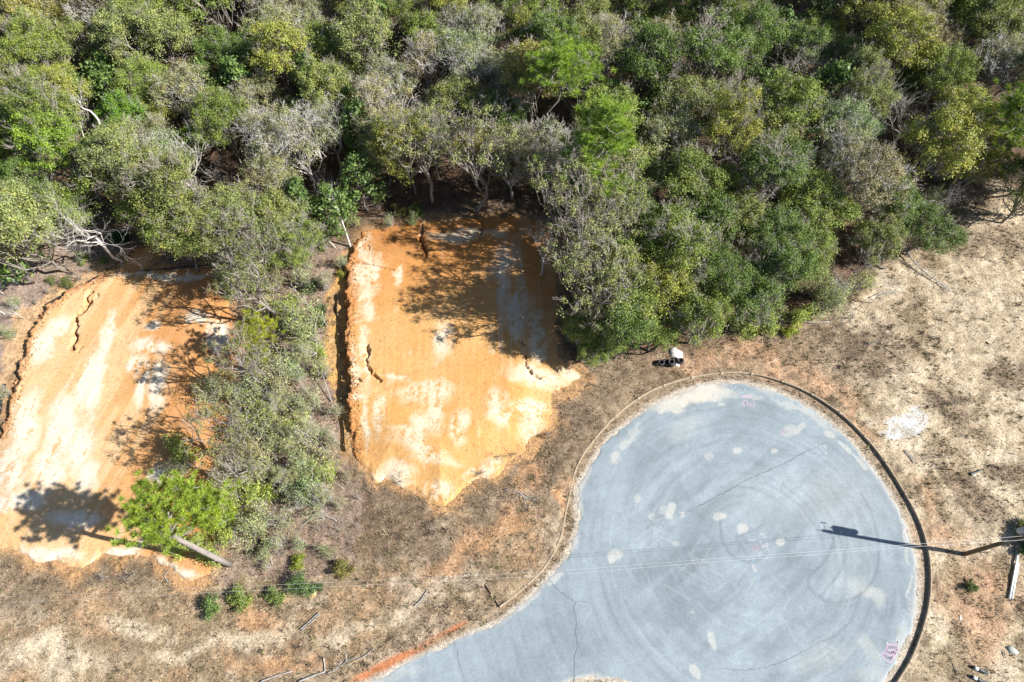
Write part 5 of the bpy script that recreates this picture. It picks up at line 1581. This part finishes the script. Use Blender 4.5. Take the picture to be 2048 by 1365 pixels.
# ------------------------------------------------------------------ utility poles and wires
def utility_pole(X, Y, lab, full=True):
    root = ob("utility_pole", None, loc=(X, Y, 0)); tag(root, lab, "utility pole")
    w = MB(); w.tube([(0, 0, -.2), (0, 0, 4.5), (.02, .01, 9.3)], [.19, .165, .135], 12, .5)
    ob("shaft", w.mesh("pole_shaft", True), M_POLE, root)
    for (x, y, z) in ((-.08, .42, 7.6), (.30, .33, 7.25)):
        t = MB(); t.tube([(x, y, z), (x, y, z + .08), (x, y, z + .82), (x, y, z + .9)], [.2, .24, .24, .16], 14, .5)
        t.tube([(x, y, z + .9), (x, y, z + 1.12)], [.05, .04], 6, .5)
        c_ = ob("transformer", t.mesh("transformer_can", True), M_STEEL, root)
    t = MB(); t.box((.05, .17, 7.9), (.3, .2, .10)); ob("bracket", t.mesh("bracket"), M_STEEL, root)
    t = MB(); t.tube([(0, 0, 9.3), (0, 0, 9.75)], [.03, .02], 6, .5); ob("insulator_pin", t.mesh("insulator_pin"), M_STEEL, root)
    t = MB(); t.tube([(0, 0, 9.1), (0, .55, 9.15)], [.02, .02], 5, .5); t.tube([(.16 * cos(a_), .72, 9.15 + .16 * sin(a_)) for a_ in np.linspace(0, 2 * pi, 13)], [.03] * 13, 5, .5)
    ob("ring_bracket", t.mesh("ring_bracket", True), M_STEEL, root)
    t = MB(); t.box((-.19, .02, 6.1), (.06, .18, .5)); ob("meter_box", t.mesh("meter_box"), M_STEEL, root)
    return root


pb = G(1925, 1110)
utility_pole(pb[0], pb[1], "brown utility pole leaning over the right edge of the frame")
# the two wires run left from the pole and sag
ctrl = [((2048, 1072), (2048, 1080), 8.3), ((1800, 1091), (1800, 1096), 7.9), ((1590, 1106.5), (1590, 1112.5), 7.6), ((1400, 1120), (1400, 1126), 7.4), ((1100, 1143), (1100, 1151), 7.2), ((820, 1157), (820, 1166), 7.1), ((600, 1168), (600, 1177), 7.1), ((380, 1178), (380, 1188), 7.2), ((160, 1188), (160, 1199), 7.5), ((-60, 1196), (-60, 1208), 7.8)]
lp = None
for i in (0, 1):
    pts = [np.array((pb[0], pb[1] + .15 * (1 - 2 * i), 8.9 - .3 * i))] + [at(*c[i], c[2]) for c in ctrl]
    e = pts[-1] + (pts[-1] - pts[-2]) * 1.6 + np.array((0, 0, .9))
    if lp is None: lp = e
    e = lp + np.array((0, -.25 * i, -.25 * i)); pts.append(e)
    b = pts[0].copy(); w = MB(); sp = [np.array(q) for q in spline([tuple(p - b) for p in pts], 5)]
    w.tube(sp, np.linspace(.011, .0032, len(sp)), 5, .5)
    tag(ob("power_line", w.mesh("power_line", True), M_WIRE, loc=tuple(b)), "upper of the two pale overhead wires across the picture" if i == 0 else "lower of the two pale overhead wires across the picture", "wire")
utility_pole(lp[0], lp[1], "brown utility pole carrying the wires past the left edge")


# ------------------------------------------------------------------ chalk drawings: flat strokes on the asphalt
def chalk(lab, groups, wd=.05):
    bx, by = G(*groups[0][1][0][0]); root = None
    big = tag(ob("chalk_drawing", None, loc=(bx, by, 0)), lab, "chalk drawing")
    for mi, (mat, strokes) in enumerate(groups):
        V = []; Qs = []
        for st in strokes:
            P = gp(st); base = len(V)
            for k, p in enumerate(P):
                a = np.array(P[min(k + 1, len(P) - 1)]) - np.array(P[max(0, k - 1)]); a /= np.linalg.norm(a) + 1e-9
                n_ = np.array((-a[1], a[0])) * wd * .5
                for s_ in (-1, 1): V.append((p[0] - bx + s_ * n_[0], p[1] - by + s_ * n_[1], .040 + .004 * mi))
                if k: q = base + 2 * k; Qs.append((q - 2, q - 1, q + 1, q))
        ob("chalk_lines", mesh_np("chalk_lines", V, Qs, None), mat, big)


def z9(pts, ox, oy, s): return [(ox + x / s, oy + y / s) for x, y in pts]


def circ(x, y, rr_, n=10): return [(x + rr_ * cos(2 * pi * k / n), y + rr_ * sin(2 * pi * k / n)) for k in range(n + 1)]


A = lambda pts: z9(pts, 1420, 755, 14.63)
chalk("pink chalk letters CD, upside down, at the top of the cul-de-sac", [(M_CHALK_PINK, [A([(1050, 690), (990, 700), (945, 745), (945, 775), (985, 825), (1060, 838), (1120, 832)]), A([(1088, 660), (1090, 750), (1092, 840)]),
      A([(1150, 785), (1165, 830), (1215, 860), (1270, 850), (1300, 800), (1290, 745), (1250, 708)]), A([(1180, 770), (1215, 790), (1240, 775)])])], .075)
chalk("faint pink chalk smear above the pink letters", [(M_CHALK_PINK, [A([(930, 620), (960, 540), (1080, 530), (1200, 560)]), A([(960, 570), (1100, 590), (1220, 600)])])], .09)
chalk("blue chalk scribbles by the cul-de-sac's top edge", [(M_CHALK_BLUE, [A([(390, 270), (430, 330), (480, 380), (545, 425)]), A([(600, 240), (640, 290), (700, 330), (750, 290), (760, 230)]), A([(1020, 290), (1015, 390), (960, 455), (880, 460)]), A([(640, 320), (700, 400)]), A([(80, 480), (100, 620)])])], .07)
B = lambda pts: z9(pts, 1480, 1050, 11.375)
chalk("white and blue chalk scribbles with loops at the cul-de-sac's centre", [
    (M_CHALK_WHITE, [B([(455, 240), (480, 215), (525, 210), (550, 255), (580, 300)]), B([(185, 355), (260, 352), (340, 345), (360, 370)]), B([(475, 365), (450, 400), (475, 432)]), B(circ(520, 497, 28)), B(circ(602, 468, 36)), B([(625, 530), (635, 560), (645, 595)]),
                     B([(260, 870), (270, 900), (285, 915)]), B(circ(300, 962, 28)), B(circ(341, 1041, 33)), B([(430, 700), (445, 665), (470, 640)]), B([(380, 540), (410, 520)]), B([(560, 590), (575, 570)])]),
    (M_CHALK_BLUE, [B([(385, 690), (450, 700), (520, 690), (560, 720)]), B([(400, 720), (450, 760), (500, 740)]), B([(325, 1130), (345, 1100), (365, 1150), (395, 1100), (405, 1165)]), B([(390, 1180), (440, 1175), (435, 1240), (390, 1240), (385, 1190)]), B([(275, 840), (330, 800), (350, 830)]), B([(390, 640), (440, 650), (470, 620)])]),
    (M_CHALK_PINK, [B([(280, 560), (300, 470), (350, 540), (360, 460), (400, 550), (420, 470), (450, 550)]), B([(290, 600), (330, 570), (370, 610), (410, 580)]), B([(340, 620), (380, 660)])])], .06)
C_ = lambda pts: z9(pts, 1740, 1200, 9.75)
chalk("pink and purple chalk shape with three zigzag bands by the right kerb", [
    (M_CHALK_PINK, [C_([(320, 950), (335, 900), (385, 872), (480, 882), (540, 912), (538, 965), (500, 995), (500, 1045), (465, 1110), (430, 1195), (392, 1228), (320, 1190), (262, 1132), (232, 1070), (285, 1015), (320, 950)]),
                    C_([(320, 955), (360, 985), (410, 975), (460, 985), (530, 968)]), C_([(285, 1015), (320, 1050), (370, 1080), (420, 1078), (500, 1045)])]),
    (M_CHALK_PURPLE, [C_([(345, 945), (375, 905), (385, 950), (420, 900), (430, 950), (465, 905), (475, 955), (510, 930), (520, 945)]), C_([(300, 1000), (330, 990), (340, 1040), (375, 1010), (380, 1060), (420, 1010), (425, 1060), (470, 1000), (455, 1050)]),
                      C_([(255, 1080), (285, 1060), (290, 1120), (325, 1090), (325, 1150), (365, 1110), (370, 1160), (410, 1110), (405, 1160), (440, 1110)])]),
    (M_CHALK_WHITE, [C_([(495, 770), (530, 820), (555, 890)]), C_([(510, 850), (545, 815), (580, 820)]), C_([(325, 820), (330, 875)]), C_([(165, 1085), (205, 1070)]), C_([(540, 1010), (590, 1060)])])], .10)
chalk("faint violet chalk marks above the pink zigzag shape", [(M_CHALK_BLUE, [C_([(640, 300), (670, 350), (650, 400), (610, 440), (590, 490), (620, 520), (650, 480)]), C_([(690, 240), (720, 300)]), C_([(620, 360), (650, 330)])]), (M_CHALK_WHITE, [C_([(640, 190), (660, 220)]), C_([(730, 60), (770, 90)]), C_([(740, 150), (790, 210)])])], .05)
D_ = lambda pts: z9(pts, 1400, 740, 4.096)
chalk("faint pink chalk letter M on a pale stain", [(M_CHALK_PINK, [D_([(665, 545), (672, 490), (690, 520), (708, 488), (716, 545)]), D_([(655, 510), (670, 495)])])], .06)
chalk("faint blue chalk scribble left of the pink M", [(M_CHALK_BLUE, [D_([(510, 500), (525, 540), (550, 510), (565, 550)])])], .05)
chalk("faint white chalk letters near the long crack's upper end", [(M_CHALK_WHITE, [D_([(950, 610), (952, 635)]), D_([(965, 610), (966, 636)]), D_([(980, 612), (995, 632), (980, 634)]), D_(circ(1020, 628, 9)), D_([(1000, 655), (1035, 690)]), D_(circ(1030, 685, 8))])], .05)
chalk("dark blue chalk marks beside the long crack's middle", [(M_CHALK_BLUE, [D_([(548, 860), (552, 835), (575, 850), (588, 835), (585, 865)]), D_([(545, 900), (560, 885), (565, 915)]), D_([(595, 935), (612, 940), (600, 955)])])], .05)

print("triangles", sum(len(m.loop_triangles) or sum(len(p.vertices) - 2 for p in m.polygons) if len(m.polygons) < 5000 else len(m.loops) - 2 * len(m.polygons) for m in bpy.data.meshes), "objects", len(SC.objects))
